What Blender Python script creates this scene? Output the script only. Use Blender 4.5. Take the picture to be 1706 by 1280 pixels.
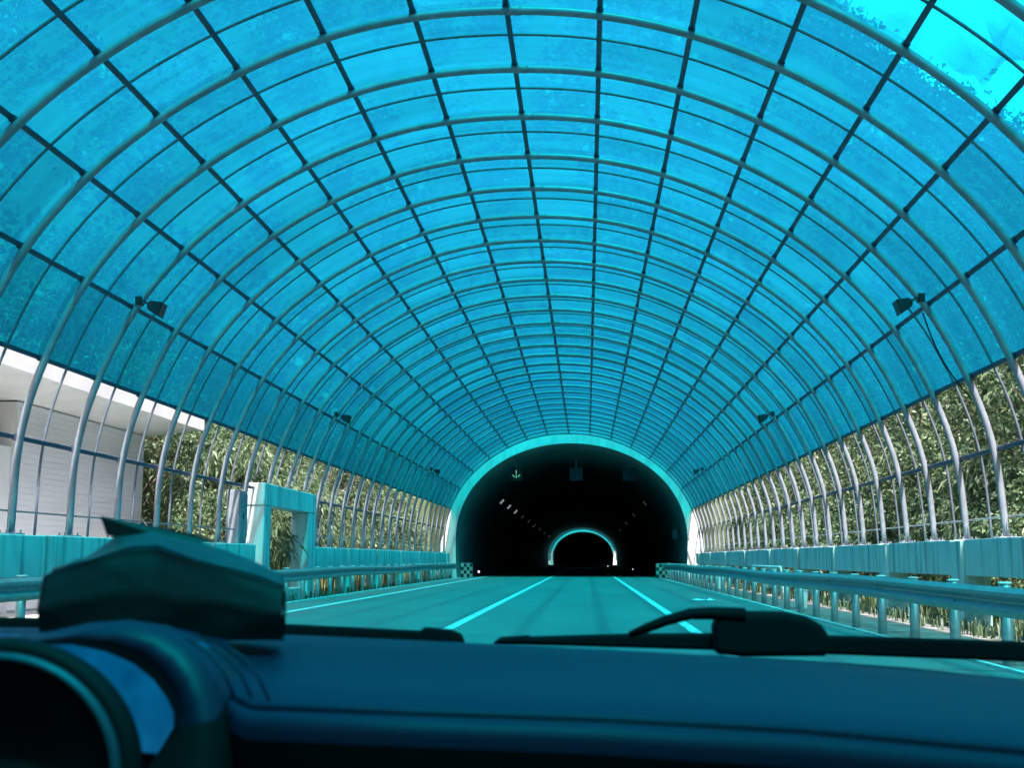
import bpy, math, random
import numpy as np
from mathutils import Matrix, Vector

random.seed(7)
RNG = np.random.default_rng(11)
scene = bpy.context.scene
COL = scene.collection
for o in list(bpy.data.objects):
    bpy.data.objects.remove(o)

# ------------------------------------------------------------------ camera
cam_data = bpy.data.cameras.new("camera")
cam_data.sensor_width = 36.0
cam_data.lens = 2100.0 / 1706.0 * 36.0
cam_data.clip_start = 0.02
cam_data.clip_end = 6000.0
cam_data.dof.use_dof = True
cam_data.dof.focus_distance = 32.0
cam_data.dof.aperture_fstop = 11.0
cam = bpy.data.objects.new("camera", cam_data)
COL.objects.link(cam)
EYE = Vector((0.987, 0.0, 1.13))
pit, yaw, rol = (math.radians(a) for a in (7.8989, -3.3982, 0.1109))
fwd = Vector((math.sin(yaw) * math.cos(pit), math.cos(yaw) * math.cos(pit), math.sin(pit)))
rgt = Vector((math.cos(yaw), -math.sin(yaw), 0))
upv = rgt.cross(fwd)
r2 = rgt * math.cos(rol) + upv * math.sin(rol)
u2 = upv * math.cos(rol) - rgt * math.sin(rol)
M = Matrix((r2, u2, -fwd)).transposed().to_4x4()
M.translation = EYE
cam.matrix_world = M
scene.camera = cam

# ------------------------------------------------------------------ sky, sun, exposure
SUN = Vector((0.13, -0.44, 0.885)).normalized()
SUN_EL = math.asin(SUN.z)
world = bpy.data.worlds.new("World")
scene.world = world
world.use_nodes = True
wn = world.node_tree.nodes
wl = world.node_tree.links
bg = wn["Background"]
sky = wn.new("ShaderNodeTexSky")
sky.sky_type = 'NISHITA'
sky.sun_disc = False
sky.sun_elevation = SUN_EL
sky.sun_rotation = math.atan2(SUN.x, SUN.y)
sky.air_density = 1.0
sky.dust_density = 5.0
wl.new(sky.outputs[0], bg.inputs[0])
bg.inputs[1].default_value = 0.10

sun_data = bpy.data.lights.new("sun", 'SUN')
sun_data.energy = 4.7
sun_data.angle = math.radians(1.6)
sun_data.color = (1.0, 0.965, 0.91)
sun = bpy.data.objects.new("sun", sun_data)
COL.objects.link(sun)
sun.rotation_euler = (-SUN).to_track_quat('-Z', 'Y').to_euler()
sun.location = (30, -30, 60)

scene.view_settings.view_transform = 'Standard'
scene.view_settings.look = 'None'
scene.view_settings.gamma = 1.0
scene.view_settings.exposure = 1.75
scene.view_settings.use_curve_mapping = False
scene.render.engine = 'CYCLES'
cy = scene.cycles
cy.use_denoising = True
cy.use_adaptive_sampling = True
cy.adaptive_threshold = 0.02
cy.max_bounces = 8
cy.diffuse_bounces = 4
cy.glossy_bounces = 3
cy.transmission_bounces = 6
cy.transparent_max_bounces = 14
cy.use_light_tree = False
cy.caustics_reflective = False
cy.caustics_refractive = False
cy.sample_clamp_indirect = 6.0

# ------------------------------------------------------------------ helpers
def tag(o, label=None, cat=None, group=None, kind=None):
    if label: o["label"] = label
    if cat: o["category"] = cat
    if group: o["group"] = group
    if kind: o["kind"] = kind
    return o

def empty(name, loc=(0, 0, 0), parent=None):
    o = bpy.data.objects.new(name, None)
    o.empty_display_size = 0.2
    COL.objects.link(o)
    o.location = loc
    if parent: o.parent = parent
    return o

def mesh(name, verts, faces, smooth=False):
    me = bpy.data.meshes.new(name)
    me.from_pydata([tuple(v) for v in verts], [], [tuple(f) for f in faces])
    me.validate()
    if smooth:
        me.polygons.foreach_set("use_smooth", [True] * len(me.polygons))
    me.update()
    return me

def qmesh(name, V, F):
    """numpy vertices (n,3) and quads (m,4) -> mesh, fast"""
    V = np.asarray(V, np.float32); F = np.asarray(F, np.int32)
    me = bpy.data.meshes.new(name)
    me.vertices.add(len(V)); me.vertices.foreach_set("co", V.ravel())
    me.loops.add(F.size); me.loops.foreach_set("vertex_index", F.ravel())
    me.polygons.add(len(F))
    me.polygons.foreach_set("loop_start", np.arange(0, F.size, 4, dtype=np.int32))
    me.update(calc_edges=True)
    return me

def put(name, me, mat=None, parent=None, loc=(0, 0, 0), rot=(0, 0, 0)):
    o = bpy.data.objects.new(name, me)
    COL.objects.link(o)
    if mat is not None and len(me.materials) == 0:
        me.materials.append(mat)
    o.location = loc
    o.rotation_euler = rot
    if parent: o.parent = parent
    return o

class B:
    """collects geometry for ONE mesh"""
    def __init__(s): s.v = []; s.f = []
    def add(s, v, f):
        n = len(s.v); s.v += [tuple(p) for p in v]; s.f += [tuple(i + n for i in q) for q in f]; return s
    def box(s, x0, x1, y0, y1, z0, z1):
        return s.add([(x0, y0, z0), (x1, y0, z0), (x1, y1, z0), (x0, y1, z0), (x0, y0, z1), (x1, y0, z1), (x1, y1, z1), (x0, y1, z1)],
                     [(0, 3, 2, 1), (4, 5, 6, 7), (0, 1, 5, 4), (1, 2, 6, 5), (2, 3, 7, 6), (3, 0, 4, 7)])
    def cbox(s, x0, x1, y0, y1, z0, z1, c=0.01):
        """box with chamfered edges"""
        v = []
        X = (x0, x1); Y = (y0, y1); Z = (z0, z1)
        idx = {}
        for i in (0, 1):
            for j in (0, 1):
                for k in (0, 1):
                    sx = c if i == 0 else -c; sy = c if j == 0 else -c; sz = c if k == 0 else -c
                    idx[i, j, k, 0] = len(v); v.append((X[i], Y[j] + sy, Z[k] + sz))
                    idx[i, j, k, 1] = len(v); v.append((X[i] + sx, Y[j], Z[k] + sz))
                    idx[i, j, k, 2] = len(v); v.append((X[i] + sx, Y[j] + sy, Z[k]))
        f = []
        q = ((0, 0), (1, 0), (1, 1), (0, 1))
        for i in (0, 1):
            f.append([idx[i, a, b, 0] for a, b in (q if i else q[::-1])])
            f.append([idx[a, i, b, 1] for a, b in (q[::-1] if i else q)])
            f.append([idx[a, b, i, 2] for a, b in (q if i else q[::-1])])
        for a in (0, 1):
            for b in (0, 1):
                f.append([idx[a, b, 0, 0], idx[a, b, 1, 0], idx[a, b, 1, 1], idx[a, b, 0, 1]])
                f.append([idx[a, 0, b, 0], idx[a, 1, b, 0], idx[a, 1, b, 2], idx[a, 0, b, 2]])
                f.append([idx[0, a, b, 1], idx[1, a, b, 1], idx[1, a, b, 2], idx[0, a, b, 2]])
                for d in (0, 1):
                    f.append([idx[a, b, d, 0], idx[a, b, d, 1], idx[a, b, d, 2]])
        return s.add(v, f)
    def tube(s, pts, r, n=8, cap=True, up=None):
        pts = [Vector(p) for p in pts]
        if not hasattr(r, '__len__'): r = [r] * len(pts)
        rings = []
        prev = None
        for i, p in enumerate(pts):
            t = (pts[min(i + 1, len(pts) - 1)] - pts[max(i - 1, 0)]).normalized()
            if prev is None:
                a = Vector(up) if up else (Vector((0, 0, 1)) if abs(t.z) < 0.9 else Vector((1, 0, 0)))
                u = t.cross(a).normalized()
            else:
                u = (prev - t * prev.dot(t)).normalized()
            prev = u
            w = t.cross(u)
            rings.append([p + (u * math.cos(2 * math.pi * k / n) + w * math.sin(2 * math.pi * k / n)) * r[i] for k in range(n)])
        v = [q for ring in rings for q in ring]
        f = []
        for i in range(len(pts) - 1):
            for k in range(n):
                a = i * n + k; b = i * n + (k + 1) % n
                f.append((a, b, b + n, a + n))
        if cap:
            f.append(tuple(range(n))[::-1]); f.append(tuple(range((len(pts) - 1) * n, len(pts) * n)))
        return s.add(v, f)
    def loft(s, rings, closed=False, capends=False):
        n = len(rings[0]); v = [q for ring in rings for q in ring]; f = []
        for i in range(len(rings) - 1):
            for k in range(n if closed else n - 1):
                a = i * n + k; b = i * n + (k + 1) % n
                f.append((a, b, b + n, a + n))
        if capends:
            f.append(tuple(range(n))[::-1]); f.append(tuple(range((len(rings) - 1) * n, len(rings) * n)))
        return s.add(v, f)
    def slab(s, poly, dy):
        """polygon in the xz-plane (3d points) thickened along y"""
        n = len(poly)
        v = [tuple(p) for p in poly] + [(p[0], p[1] + dy, p[2]) for p in poly]
        f = [tuple(range(n)), tuple(range(n, 2 * n))[::-1]] + [(k, k + n, (k + 1) % n + n, (k + 1) % n) for k in range(n)]
        return s.add(v, f)
    def mesh(s, name, smooth=False): return mesh(name, s.v, s.f, smooth)

def soften(o, width=0.004, seg=2, angle=35):
    b = o.modifiers.new("bevel", 'BEVEL'); b.width = width; b.segments = seg; b.limit_method = 'ANGLE'; b.angle_limit = math.radians(angle)
    return o

def fuse(me, dist=0.0005):
    import bmesh
    bm = bmesh.new(); bm.from_mesh(me)
    bmesh.ops.remove_doubles(bm, verts=bm.verts, dist=dist)
    bmesh.ops.recalc_face_normals(bm, faces=bm.faces)
    bm.to_mesh(me); bm.free(); return me

# ------------------------------------------------------------------ materials
def nodes(name):
    m = bpy.data.materials.new(name); m.use_nodes = True
    nt = m.node_tree
    return m, nt, nt.nodes, nt.links, nt.nodes["Principled BSDF"]

def ramp(nd, stops):
    r = nd.new("ShaderNodeValToRGB")
    e = r.color_ramp.elements
    e[0].position, e[0].color = stops[0][0], (*stops[0][1], 1)
    e[1].position, e[1].color = stops[-1][0], (*stops[-1][1], 1)
    for p, c in stops[1:-1]:
        x = e.new(p); x.color = (*c, 1)
    return r

def coords(nd, lk, scale=(1, 1, 1), space="Object"):
    if space == "World":
        t = nd.new("ShaderNodeNewGeometry"); out = t.outputs["Position"]
    else:
        t = nd.new("ShaderNodeTexCoord"); out = t.outputs[space]
    mp = nd.new("ShaderNodeMapping"); mp.inputs["Scale"].default_value = scale
    lk.new(out, mp.inputs["Vector"])
    return mp.outputs[0]

def noisy(name, c1, c2, scale=8.0, rough=0.8, stretch=(1, 1, 1), bump=0.0, spec=0.3, detail=6.0, metal=0.0, space="World", lo=0.35, hi=0.7, bscale=None):
    m, nt, nd, lk, p = nodes(name)
    v = coords(nd, lk, stretch, space)
    n = nd.new("ShaderNodeTexNoise"); n.inputs["Scale"].default_value = scale; n.inputs["Detail"].default_value = detail
    lk.new(v, n.inputs["Vector"])
    r = ramp(nd, [(lo, c1), (hi, c2)])
    lk.new(n.outputs[0], r.inputs[0]); lk.new(r.outputs[0], p.inputs["Base Color"])
    p.inputs["Roughness"].default_value = rough; p.inputs["Metallic"].default_value = metal
    p.inputs["Specular IOR Level"].default_value = spec
    if bump:
        b = nd.new("ShaderNodeBump"); b.inputs["Strength"].default_value = bump; b.inputs["Distance"].default_value = 0.02
        n2 = nd.new("ShaderNodeTexNoise"); n2.inputs["Scale"].default_value = bscale or scale * 6; n2.inputs["Detail"].default_value = 4
        lk.new(v, n2.inputs["Vector"]); lk.new(n2.outputs[0], b.inputs["Height"]); lk.new(b.outputs[0], p.inputs["Normal"])
    return m

def plain(name, c, rough=0.6, metal=0.0, spec=0.4):
    m, nt, nd, lk, p = nodes(name)
    p.inputs["Base Color"].default_value = (*c, 1)
    p.inputs["Roughness"].default_value = rough; p.inputs["Metallic"].default_value = metal; p.inputs["Specular IOR Level"].default_value = spec
    return m

def lamp_mat(name, c, strength):
    m, nt, nd, lk, p = nodes(name)
    p.inputs["Base Color"].default_value = (0.02, 0.02, 0.02, 1)
    p.inputs["Emission Color"].default_value = (*c, 1); p.inputs["Emission Strength"].default_value = strength
    return m

def streaked(name, base, stain, rough=0.85, amount=0.75):
    """weathered concrete: mottled tone and rain streaks running down"""
    m, nt, nd, lk, p = nodes(name)
    v1 = coords(nd, lk, (1, 1, 1), "World")
    v2 = coords(nd, lk, (5.0, 5.0, 0.25), "World")
    n1 = nd.new("ShaderNodeTexNoise"); n1.inputs["Scale"].default_value = 1.3; n1.inputs["Detail"].default_value = 8
    n2 = nd.new("ShaderNodeTexNoise"); n2.inputs["Scale"].default_value = 1.0; n2.inputs["Detail"].default_value = 5
    lk.new(v1, n1.inputs["Vector"]); lk.new(v2, n2.inputs["Vector"])
    r1 = ramp(nd, [(0.3, tuple(x * 0.86 for x in base)), (0.7, base)])
    r2_ = ramp(nd, [(0.51, (0, 0, 0)), (0.66, (amount,) * 3)])
    lk.new(n1.outputs[0], r1.inputs[0]); lk.new(n2.outputs[0], r2_.inputs[0])
    mx = nd.new("ShaderNodeMix"); mx.data_type = 'RGBA'
    lk.new(r2_.outputs[0], mx.inputs[0]); lk.new(r1.outputs[0], mx.inputs[6]); mx.inputs[7].default_value = (*stain, 1)
    lk.new(mx.outputs[2], p.inputs["Base Color"])
    p.inputs["Roughness"].default_value = rough; p.inputs["Specular IOR Level"].default_value = 0.25
    b = nd.new("ShaderNodeBump"); b.inputs["Strength"].default_value = 0.25; b.inputs["Distance"].default_value = 0.01
    n3 = nd.new("ShaderNodeTexNoise"); n3.inputs["Scale"].default_value = 22; n3.inputs["Detail"].default_value = 5
    lk.new(v1, n3.inputs["Vector"]); lk.new(n3.outputs[0], b.inputs["Height"]); lk.new(b.outputs[0], p.inputs["Normal"])
    return m

def leaf_mat(name, dark, mid, light, scale=1.6, trans=0.3):
    m, nt, nd, lk, p = nodes(name)
    g = nd.new("ShaderNodeNewGeometry")
    n = nd.new("ShaderNodeTexNoise"); n.inputs["Scale"].default_value = scale; n.inputs["Detail"].default_value = 3
    lk.new(g.outputs["Position"], n.inputs["Vector"])
    w = nd.new("ShaderNodeTexWhiteNoise"); w.noise_dimensions = '1D'
    lk.new(g.outputs["Random Per Island"], w.inputs["W"])
    ad = nd.new("ShaderNodeMath"); ad.operation = 'MULTIPLY_ADD'; ad.inputs[1].default_value = 0.55; 
    lk.new(w.outputs["Value"], ad.inputs[0])
    mu = nd.new("ShaderNodeMath"); mu.operation = 'MULTIPLY'; mu.inputs[1].default_value = 0.5
    lk.new(n.outputs[0], mu.inputs[0]); lk.new(mu.outputs[0], ad.inputs[2])
    r = ramp(nd, [(0.2, dark), (0.5, mid), (0.85, light)])
    lk.new(ad.outputs[0], r.inputs[0]); lk.new(r.outputs[0], p.inputs["Base Color"])
    p.inputs["Roughness"].default_value = 0.5; p.inputs["Specular IOR Level"].default_value = 0.45
    tr = nd.new("ShaderNodeBsdfTranslucent"); lk.new(r.outputs[0], tr.inputs[0])
    ms = nd.new("ShaderNodeMixShader"); ms.inputs[0].default_value = trans
    lk.new(p.outputs[0], ms.inputs[1]); lk.new(tr.outputs[0], ms.inputs[2])
    lk.new(ms.outputs[0], nd["Material Output"].inputs[0])
    return m

def glazing_mat():
    """tinted translucent plastic sheet: part of the light goes straight through, part is scattered; dusty swirls scatter more"""
    m, nt, nd, lk, p = nodes("blue_glazing")
    nd.remove(p)
    v = coords(nd, lk, (1, 0.6, 1), "World")
    nz = nd.new("ShaderNodeTexNoise"); nz.inputs["Scale"].default_value = 1.1; nz.inputs["Detail"].default_value = 5; nz.inputs["Distortion"].default_value = 2.2
    lk.new(v, nz.inputs["Vector"])
    sw = nd.new("ShaderNodeTexNoise"); sw.inputs["Scale"].default_value = 2.0; sw.inputs["Detail"].default_value = 2; sw.inputs["Distortion"].default_value = 3.5
    lk.new(v, sw.inputs["Vector"])
    line = ramp(nd, [(0.488, (0, 0, 0)), (0.5, (1, 1, 1)), (0.512, (0, 0, 0))])
    lk.new(sw.outputs[0], line.inputs[0])
    msk = ramp(nd, [(0.52, (0, 0, 0)), (0.68, (1, 1, 1))])
    lk.new(nz.outputs[0], msk.inputs[0])
    ml = nd.new("ShaderNodeMath"); ml.operation = 'MULTIPLY'
    lk.new(line.outputs[0], ml.inputs[0]); lk.new(msk.outputs[0], ml.inputs[1])
    base = nd.new("ShaderNodeMapRange"); base.inputs[3].default_value = GLZ_MIX - 0.03; base.inputs[4].default_value = GLZ_MIX + 0.03
    lk.new(nz.outputs[0], base.inputs[0]); base.inputs[1].default_value = 0.3; base.inputs[2].default_value = 0.7
    fac = nd.new("ShaderNodeMath"); fac.operation = 'MULTIPLY_ADD'; fac.inputs[1].default_value = 0.28; fac.use_clamp = True
    lk.new(ml.outputs[0], fac.inputs[0]); lk.new(base.outputs[0], fac.inputs[2])
    tp = nd.new("ShaderNodeBsdfTransparent")
    tl = nd.new("ShaderNodeBsdfTranslucent")
    oi = nd.new("ShaderNodeObjectInfo"); gm = nd.new("ShaderNodeNewGeometry")
    ad2 = nd.new("ShaderNodeMath"); ad2.operation = 'ADD'
    lk.new(oi.outputs["Random"], ad2.inputs[0]); lk.new(gm.outputs["Random Per Island"], ad2.inputs[1])
    vs = coords(nd, lk, (0.22, 5.0, 0.22), "World")
    st = nd.new("ShaderNodeTexNoise"); st.inputs["Scale"].default_value = 1.0; st.inputs["Detail"].default_value = 6; lk.new(vs, st.inputs["Vector"])
    sr = nd.new("ShaderNodeMapRange"); sr.inputs[1].default_value = 0.35; sr.inputs[2].default_value = 0.7; sr.inputs[3].default_value = 1.05; sr.inputs[4].default_value = 0.86
    lk.new(st.outputs[0], sr.inputs[0])
    wn_ = nd.new("ShaderNodeTexWhiteNoise"); wn_.noise_dimensions = '1D'; lk.new(ad2.outputs[0], wn_.inputs["W"])
    var = nd.new("ShaderNodeMapRange"); var.inputs[3].default_value = 0.82; var.inputs[4].default_value = 1.12
    lk.new(wn_.outputs["Value"], var.inputs[0])
    vv = nd.new("ShaderNodeMath"); vv.operation = 'MULTIPLY'; lk.new(var.outputs[0], vv.inputs[0]); lk.new(sr.outputs[0], vv.inputs[1])
    var = vv
    for bs, c in ((tp, GLZ_CLEAR), (tl, GLZ_SCATTER)):
        vm = nd.new("ShaderNodeVectorMath"); vm.operation = 'SCALE'; vm.inputs[0].default_value = c
        lk.new(var.outputs[0], vm.inputs["Scale"]); lk.new(vm.outputs[0], bs.inputs[0])
    mx = nd.new("ShaderNodeMixShader")
    lk.new(fac.outputs[0], mx.inputs[0]); lk.new(tp.outputs[0], mx.inputs[1]); lk.new(tl.outputs[0], mx.inputs[2])
    gl = nd.new("ShaderNodeBsdfGlossy"); gl.inputs["Roughness"].default_value = 0.22; gl.inputs[0].default_value = (0.55, 0.6, 0.62, 1)
    m2 = nd.new("ShaderNodeMixShader")
    fr = nd.new("ShaderNodeFresnel"); fr.inputs[0].default_value = 1.5
    lk.new(fr.outputs[0], m2.inputs[0])
    lk.new(mx.outputs[0], m2.inputs[1]); lk.new(gl.outputs[0], m2.inputs[2])
    lk.new(m2.outputs[0], nd["Material Output"].inputs[0])
    return m

GLZ_MIX = 0.56
GLZ_CLEAR = (0.003, 0.64, 0.66)
GLZ_SCATTER = (0.003, 0.138, 0.275)
M_GLZ = glazing_mat()
M_STEEL = noisy("painted_steel", (0.18, 0.195, 0.235), (0.25, 0.262, 0.30), scale=5, rough=0.42, spec=0.5, bump=0.05)
M_BARS = noisy("bar_steel", (0.09, 0.105, 0.14), (0.135, 0.15, 0.19), scale=6, rough=0.5, spec=0.4)
M_PURLIN = noisy("purlin_steel", (0.040, 0.052, 0.095), (0.06, 0.075, 0.125), scale=6, rough=0.5, spec=0.4)
M_CONC_CYANLIT = streaked("concrete", (0.40, 0.76, 0.72), (0.16, 0.30, 0.29))  # sea-green tint puts the cyan canopy light into the concrete colour
M_DOOR = streaked("doorway_concrete", (0.66, 0.74, 0.73), (0.30, 0.33, 0.33))
M_CONC2 = streaked("portal_concrete", (0.72, 0.70, 0.66), (0.44, 0.42, 0.39), amount=0.35)
M_LINING = noisy("tunnel_lining", (0.20, 0.20, 0.20), (0.30, 0.295, 0.29), scale=0.8, rough=0.8)
M_ZINC = noisy("galvanised_rail", (0.30, 0.32, 0.34), (0.38, 0.40, 0.42), scale=9, rough=0.36, metal=0.5, spec=0.5)
M_PAINT = noisy("road_paint", (0.24, 0.245, 0.24), (0.74, 0.75, 0.74), scale=9, rough=0.75, lo=0.33, hi=0.50, detail=9)
M_JOINT = noisy("joint_filler", (0.24, 0.245, 0.24), (0.30, 0.30, 0.29), scale=14, rough=0.8)
M_LEAF_A = leaf_mat("leaf_green", (0.022, 0.050, 0.022), (0.060, 0.110, 0.048), (0.17, 0.21, 0.11))
M_LEAF_B = leaf_mat("leaf_olive", (0.028, 0.062, 0.028), (0.080, 0.135, 0.062), (0.21, 0.26, 0.15))
M_LEAF_C = leaf_mat("leaf_deep", (0.016, 0.042, 0.020), (0.045, 0.090, 0.042), (0.13, 0.18, 0.09))
M_LEAF_F = leaf_mat("leaf_far", (0.030, 0.048, 0.020), (0.040, 0.062, 0.026), (0.052, 0.078, 0.032), scale=0.05, trans=0.2)
M_BARK = noisy("bark", (0.07, 0.055, 0.04), (0.19, 0.16, 0.125), scale=5, rough=0.95, stretch=(1, 1, 0.2), bump=0.6)
M_WHITE = noisy("white_render", (0.74, 0.70, 0.71), (0.84, 0.80, 0.81), scale=1.2, rough=0.8)
M_TIN = noisy("pale_cladding", (0.78, 0.72, 0.75), (0.86, 0.80, 0.83), scale=1.0, rough=0.6, stretch=(1, 0.3, 2))
M_BLACK = plain("black_rubber", (0.003, 0.003, 0.004), rough=0.8, spec=0.12)

def asphalt():
    m, nt, nd, lk, p = nodes("asphalt")
    v = coords(nd, lk, (1, 1, 1), "World")
    n1 = nd.new("ShaderNodeTexNoise"); n1.inputs["Scale"].default_value = 60; n1.inputs["Detail"].default_value = 4
    v2 = coords(nd, lk, (0.7, 0.12, 1), "World")
    n2 = nd.new("ShaderNodeTexNoise"); n2.inputs["Scale"].default_value = 1.0; n2.inputs["Detail"].default_value = 8
    lk.new(v, n1.inputs["Vector"]); lk.new(v2, n2.inputs["Vector"])
    r1 = ramp(nd, [(0.3, (0.150, 0.155, 0.15)), (0.7, (0.215, 0.22, 0.21))])
    lk.new(n1.outputs[0], r1.inputs[0])
    r2_ = ramp(nd, [(0.3, (0.80, 0.81, 0.82)), (0.66, (1.0, 1.0, 1.0))])
    lk.new(n2.outputs[0], r2_.inputs[0])
    mx = nd.new("ShaderNodeMix"); mx.data_type = 'RGBA'; mx.blend_type = 'MULTIPLY'; mx.inputs[0].default_value = 1
    lk.new(r1.outputs[0], mx.inputs[6]); lk.new(r2_.outputs[0], mx.inputs[7])
    lk.new(mx.outputs[2], p.inputs["Base Color"])
    p.inputs["Roughness"].default_value = 0.72; p.inputs["Specular IOR Level"].default_value = 0.35
    b = nd.new("ShaderNodeBump"); b.inputs["Strength"].default_value = 0.3; b.inputs["Distance"].default_value = 0.006
    b.inputs["Strength"].default_value = 0.12
    lk.new(n1.outputs[0], b.inputs["Height"]); lk.new(b.outputs[0], p.inputs["Normal"])
    return m
M_ASPHALT = asphalt()

# ------------------------------------------------------------------ ground and hills
XR = [-250, -80, 0, 20, 37, 63, 120, 260]
AR = [120, 112, 103, 92, 67, 47, 38, 34]
def terrain(x, y):
    flat = -0.12
    right = 46 * (1 - math.exp(-max(x - 12.5, 0) * 0.85 / 46))
    left = 80 * (1 - math.exp(-max(-x - 18, 0) * 0.9 / 80))
    side = max(right, left)
    valley = min(1, max(0, (abs(y - 281) - 17) / 40)) if y > 240 else 1.0
    side *= valley if y > 240 else 1
    front = 0
    amp = float(np.interp(x, XR, AR))
    if 78.3 < y < 258:
        if y < 170:
            t = (y - 78.3) / 91.7; prof = 1 - (1 - t) ** 1.35
        else:
            t = (258 - y) / 88.0; prof = t * t * (3 - 2 * t) if t < 1 else 1
        front = amp * max(prof, 0)
        if abs(x) < 15: front = max(front, 10.8)
    elif y > 303:
        front = 130 * min(1, (y - 303) / 120)
        if abs(x) < 15: front = max(front, 10.0)
    h = max(side, front)
    if h <= 0.0: h = flat
    if h > 2: h += 1.6 * math.sin(x * 0.11 + 1.3) * math.sin(y * 0.09) + 0.8 * math.sin(x * 0.31 + y * 0.27)
    if 261.95 < y < 303.05: h = -1.4 + 1.0 * max(0.0, min(abs(x), 60) - 13)
    if h > 0 and abs(x) < 15 and (78.3 < y < 258 or y > 303): h = max(h, 10.6)
    return h

gx = np.unique(np.concatenate([np.linspace(-900, -120, 14), np.linspace(-120, -20, 26), np.linspace(-20, 20, 21), np.linspace(20, 120, 26), np.linspace(120, 900, 14), [-15, 15, -15.2, 15.2, -8.4, 8.4]]))
gy = np.unique(np.concatenate([np.linspace(-900, -60, 12), np.linspace(-60, 76, 24), [78.2, 78.6, 82, 86], np.linspace(90, 256, 42), [258.5, 261.9, 262.5, 270, 280, 290, 301.5, 302.8, 303.6], np.linspace(310, 430, 16), np.linspace(470, 1200, 8)]))
GV = [(x, y, terrain(x, y)) for y in gy for x in gx]
GF = []
nx = len(gx)
for j in range(len(gy) - 1):
    for i in range(nx - 1):
        q = (j * nx + i, j * nx + i + 1, (j + 1) * nx + i + 1, (j + 1) * nx + i)
        zs = [GV[k][2] for k in q]
        xm = 0.5 * (gx[i] + gx[i + 1])
        if abs(xm) < 8.4 and min(zs) < 4 and max(zs) > 6: continue
        GF.append(q)
M_GROUND = noisy("earth_and_scrub", (0.032, 0.046, 0.020), (0.06, 0.07, 0.034), scale=0.35, rough=0.95, bump=0.5, bscale=3, detail=9)
ground = put("ground", mesh("ground", GV, GF, True), M_GROUND)
tag(ground, kind="structure")

# verge strips of dusty concrete beside the carriageway
M_VERGE = noisy("dusty_verge", (0.10, 0.10, 0.095), (0.24, 0.235, 0.22), scale=2.2, rough=0.95, bump=0.5, bscale=25, detail=9)
for (x0, x1) in ((-7.5, -6.35), (5.0, 7.7)):
    v = B()
    ys = np.linspace(-40, 77.6, 60)
    for a, b in zip(ys[:-1], ys[1:]):
        v.add([(x0, a, -0.045), (x1, a, -0.045), (x1, b, -0.045), (x0, b, -0.045)], [(0, 1, 2, 3)])
    tag(put("verge", v.mesh("verge"), M_VERGE), kind="structure")

yd = B()  # pale ground slabs added to bounce sunlight up onto the building wall
for a in np.arange(10.0, 37.0, 3.0):
    for xa, xb in ((-9.6, -8.02), (-11.49, -9.62)):
        yd.cbox(xa, xb, a, a + 2.98, -0.3, -0.06, 0.006)
bounce_strip = put("bounce_paving", yd.mesh("bounce_paving"), noisy("pale_paving", (0.36, 0.355, 0.34), (0.48, 0.47, 0.455), scale=1.5, rough=0.9, detail=8)); tag(bounce_strip, kind="structure")
# carriageway, falling slightly once inside the hill
def road_z(y): return 0.0 if y < 78 else -0.75 * min((y - 78) / 186.0, 1.0)
def strip(xa, xb, ylist, dz, skew=0.0):
    v = []; f = []
    for y in ylist:
        v += [(xa, y, road_z(y) + dz), (xb, y + skew, road_z(y) + dz)]
    for i in range(len(ylist) - 1):
        f.append((2 * i, 2 * i + 1, 2 * i + 3, 2 * i + 2))
    return mesh("strip", v, f)
RY = [-60, -20, 0, 20, 40, 60, 77.9, 90, 120, 160, 200, 264, 300, 430]
road = put("road", strip(-6.55, 5.25, RY, 0.0), M_ASPHALT); tag(road, kind="structure")
apron = put("road", strip(-7.2, 7.2, [78.0, 90, 120, 160, 200, 264, 300, 430], -0.012), M_ASPHALT); tag(apron, kind="structure")
ln = put("lane_line", strip(-1.36, -1.18, RY, 0.004), M_PAINT, road)
ln = put("lane_line", strip(2.58, 2.76, RY, 0.004), M_PAINT, road)
ln = put("lane_line", strip(-5.45, -5.28, RY, 0.004), M_PAINT, road)
for (xa, ya, xb, yb) in ((-5.2, 37.3, 2.45, 32.9), (-5.2, 34.9, 2.45, 31.2)):
    put("road_joint", mesh("road_joint", [(xa, ya, 0.003), (xb, yb, 0.003), (xb, yb + 0.16, 0.003), (xa, ya + 0.16, 0.003)], [(0, 1, 2, 3)]), M_JOINT, road)
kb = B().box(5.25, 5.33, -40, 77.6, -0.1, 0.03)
tag(put("kerb", kb.mesh("kerb"), M_CONC_CYANLIT), kind="structure")
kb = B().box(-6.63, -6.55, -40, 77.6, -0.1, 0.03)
tag(put("kerb", kb.mesh("kerb"), M_CONC_CYANLIT), kind="structure")

# ------------------------------------------------------------------ canopy cross-section
SX = np.array([0, 1.305, 2.565, 3.774, 4.896, 5.903, 6.752, 7.371, 7.722, 7.826])
SZ = np.array([8.8, 8.714, 8.421, 7.922, 7.254, 6.416, 5.39, 4.164, 2.945, 1.475])
KX = np.concatenate([-SX[:0:-1], SX]); KZ = np.concatenate([SZ[:0:-1], SZ])
def cr(P, t):
    i = int(math.floor(t)); i = max(0, min(len(P) - 2, i)); u = t - i
    p0 = P[i - 1] if i > 0 else 2 * P[0] - P[1]
    p3 = P[i + 2] if i + 2 < len(P) else 2 * P[-1] - P[-2]
    p1, p2 = P[i], P[i + 1]
    return 0.5 * (2 * p1 + (p2 - p0) * u + (2 * p0 - 5 * p1 + 4 * p2 - p3) * u * u + (3 * p1 - p0 - 3 * p2 + p3) * u ** 3)
SHEAR, SKEW = -0.02515, 0.02986
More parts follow.
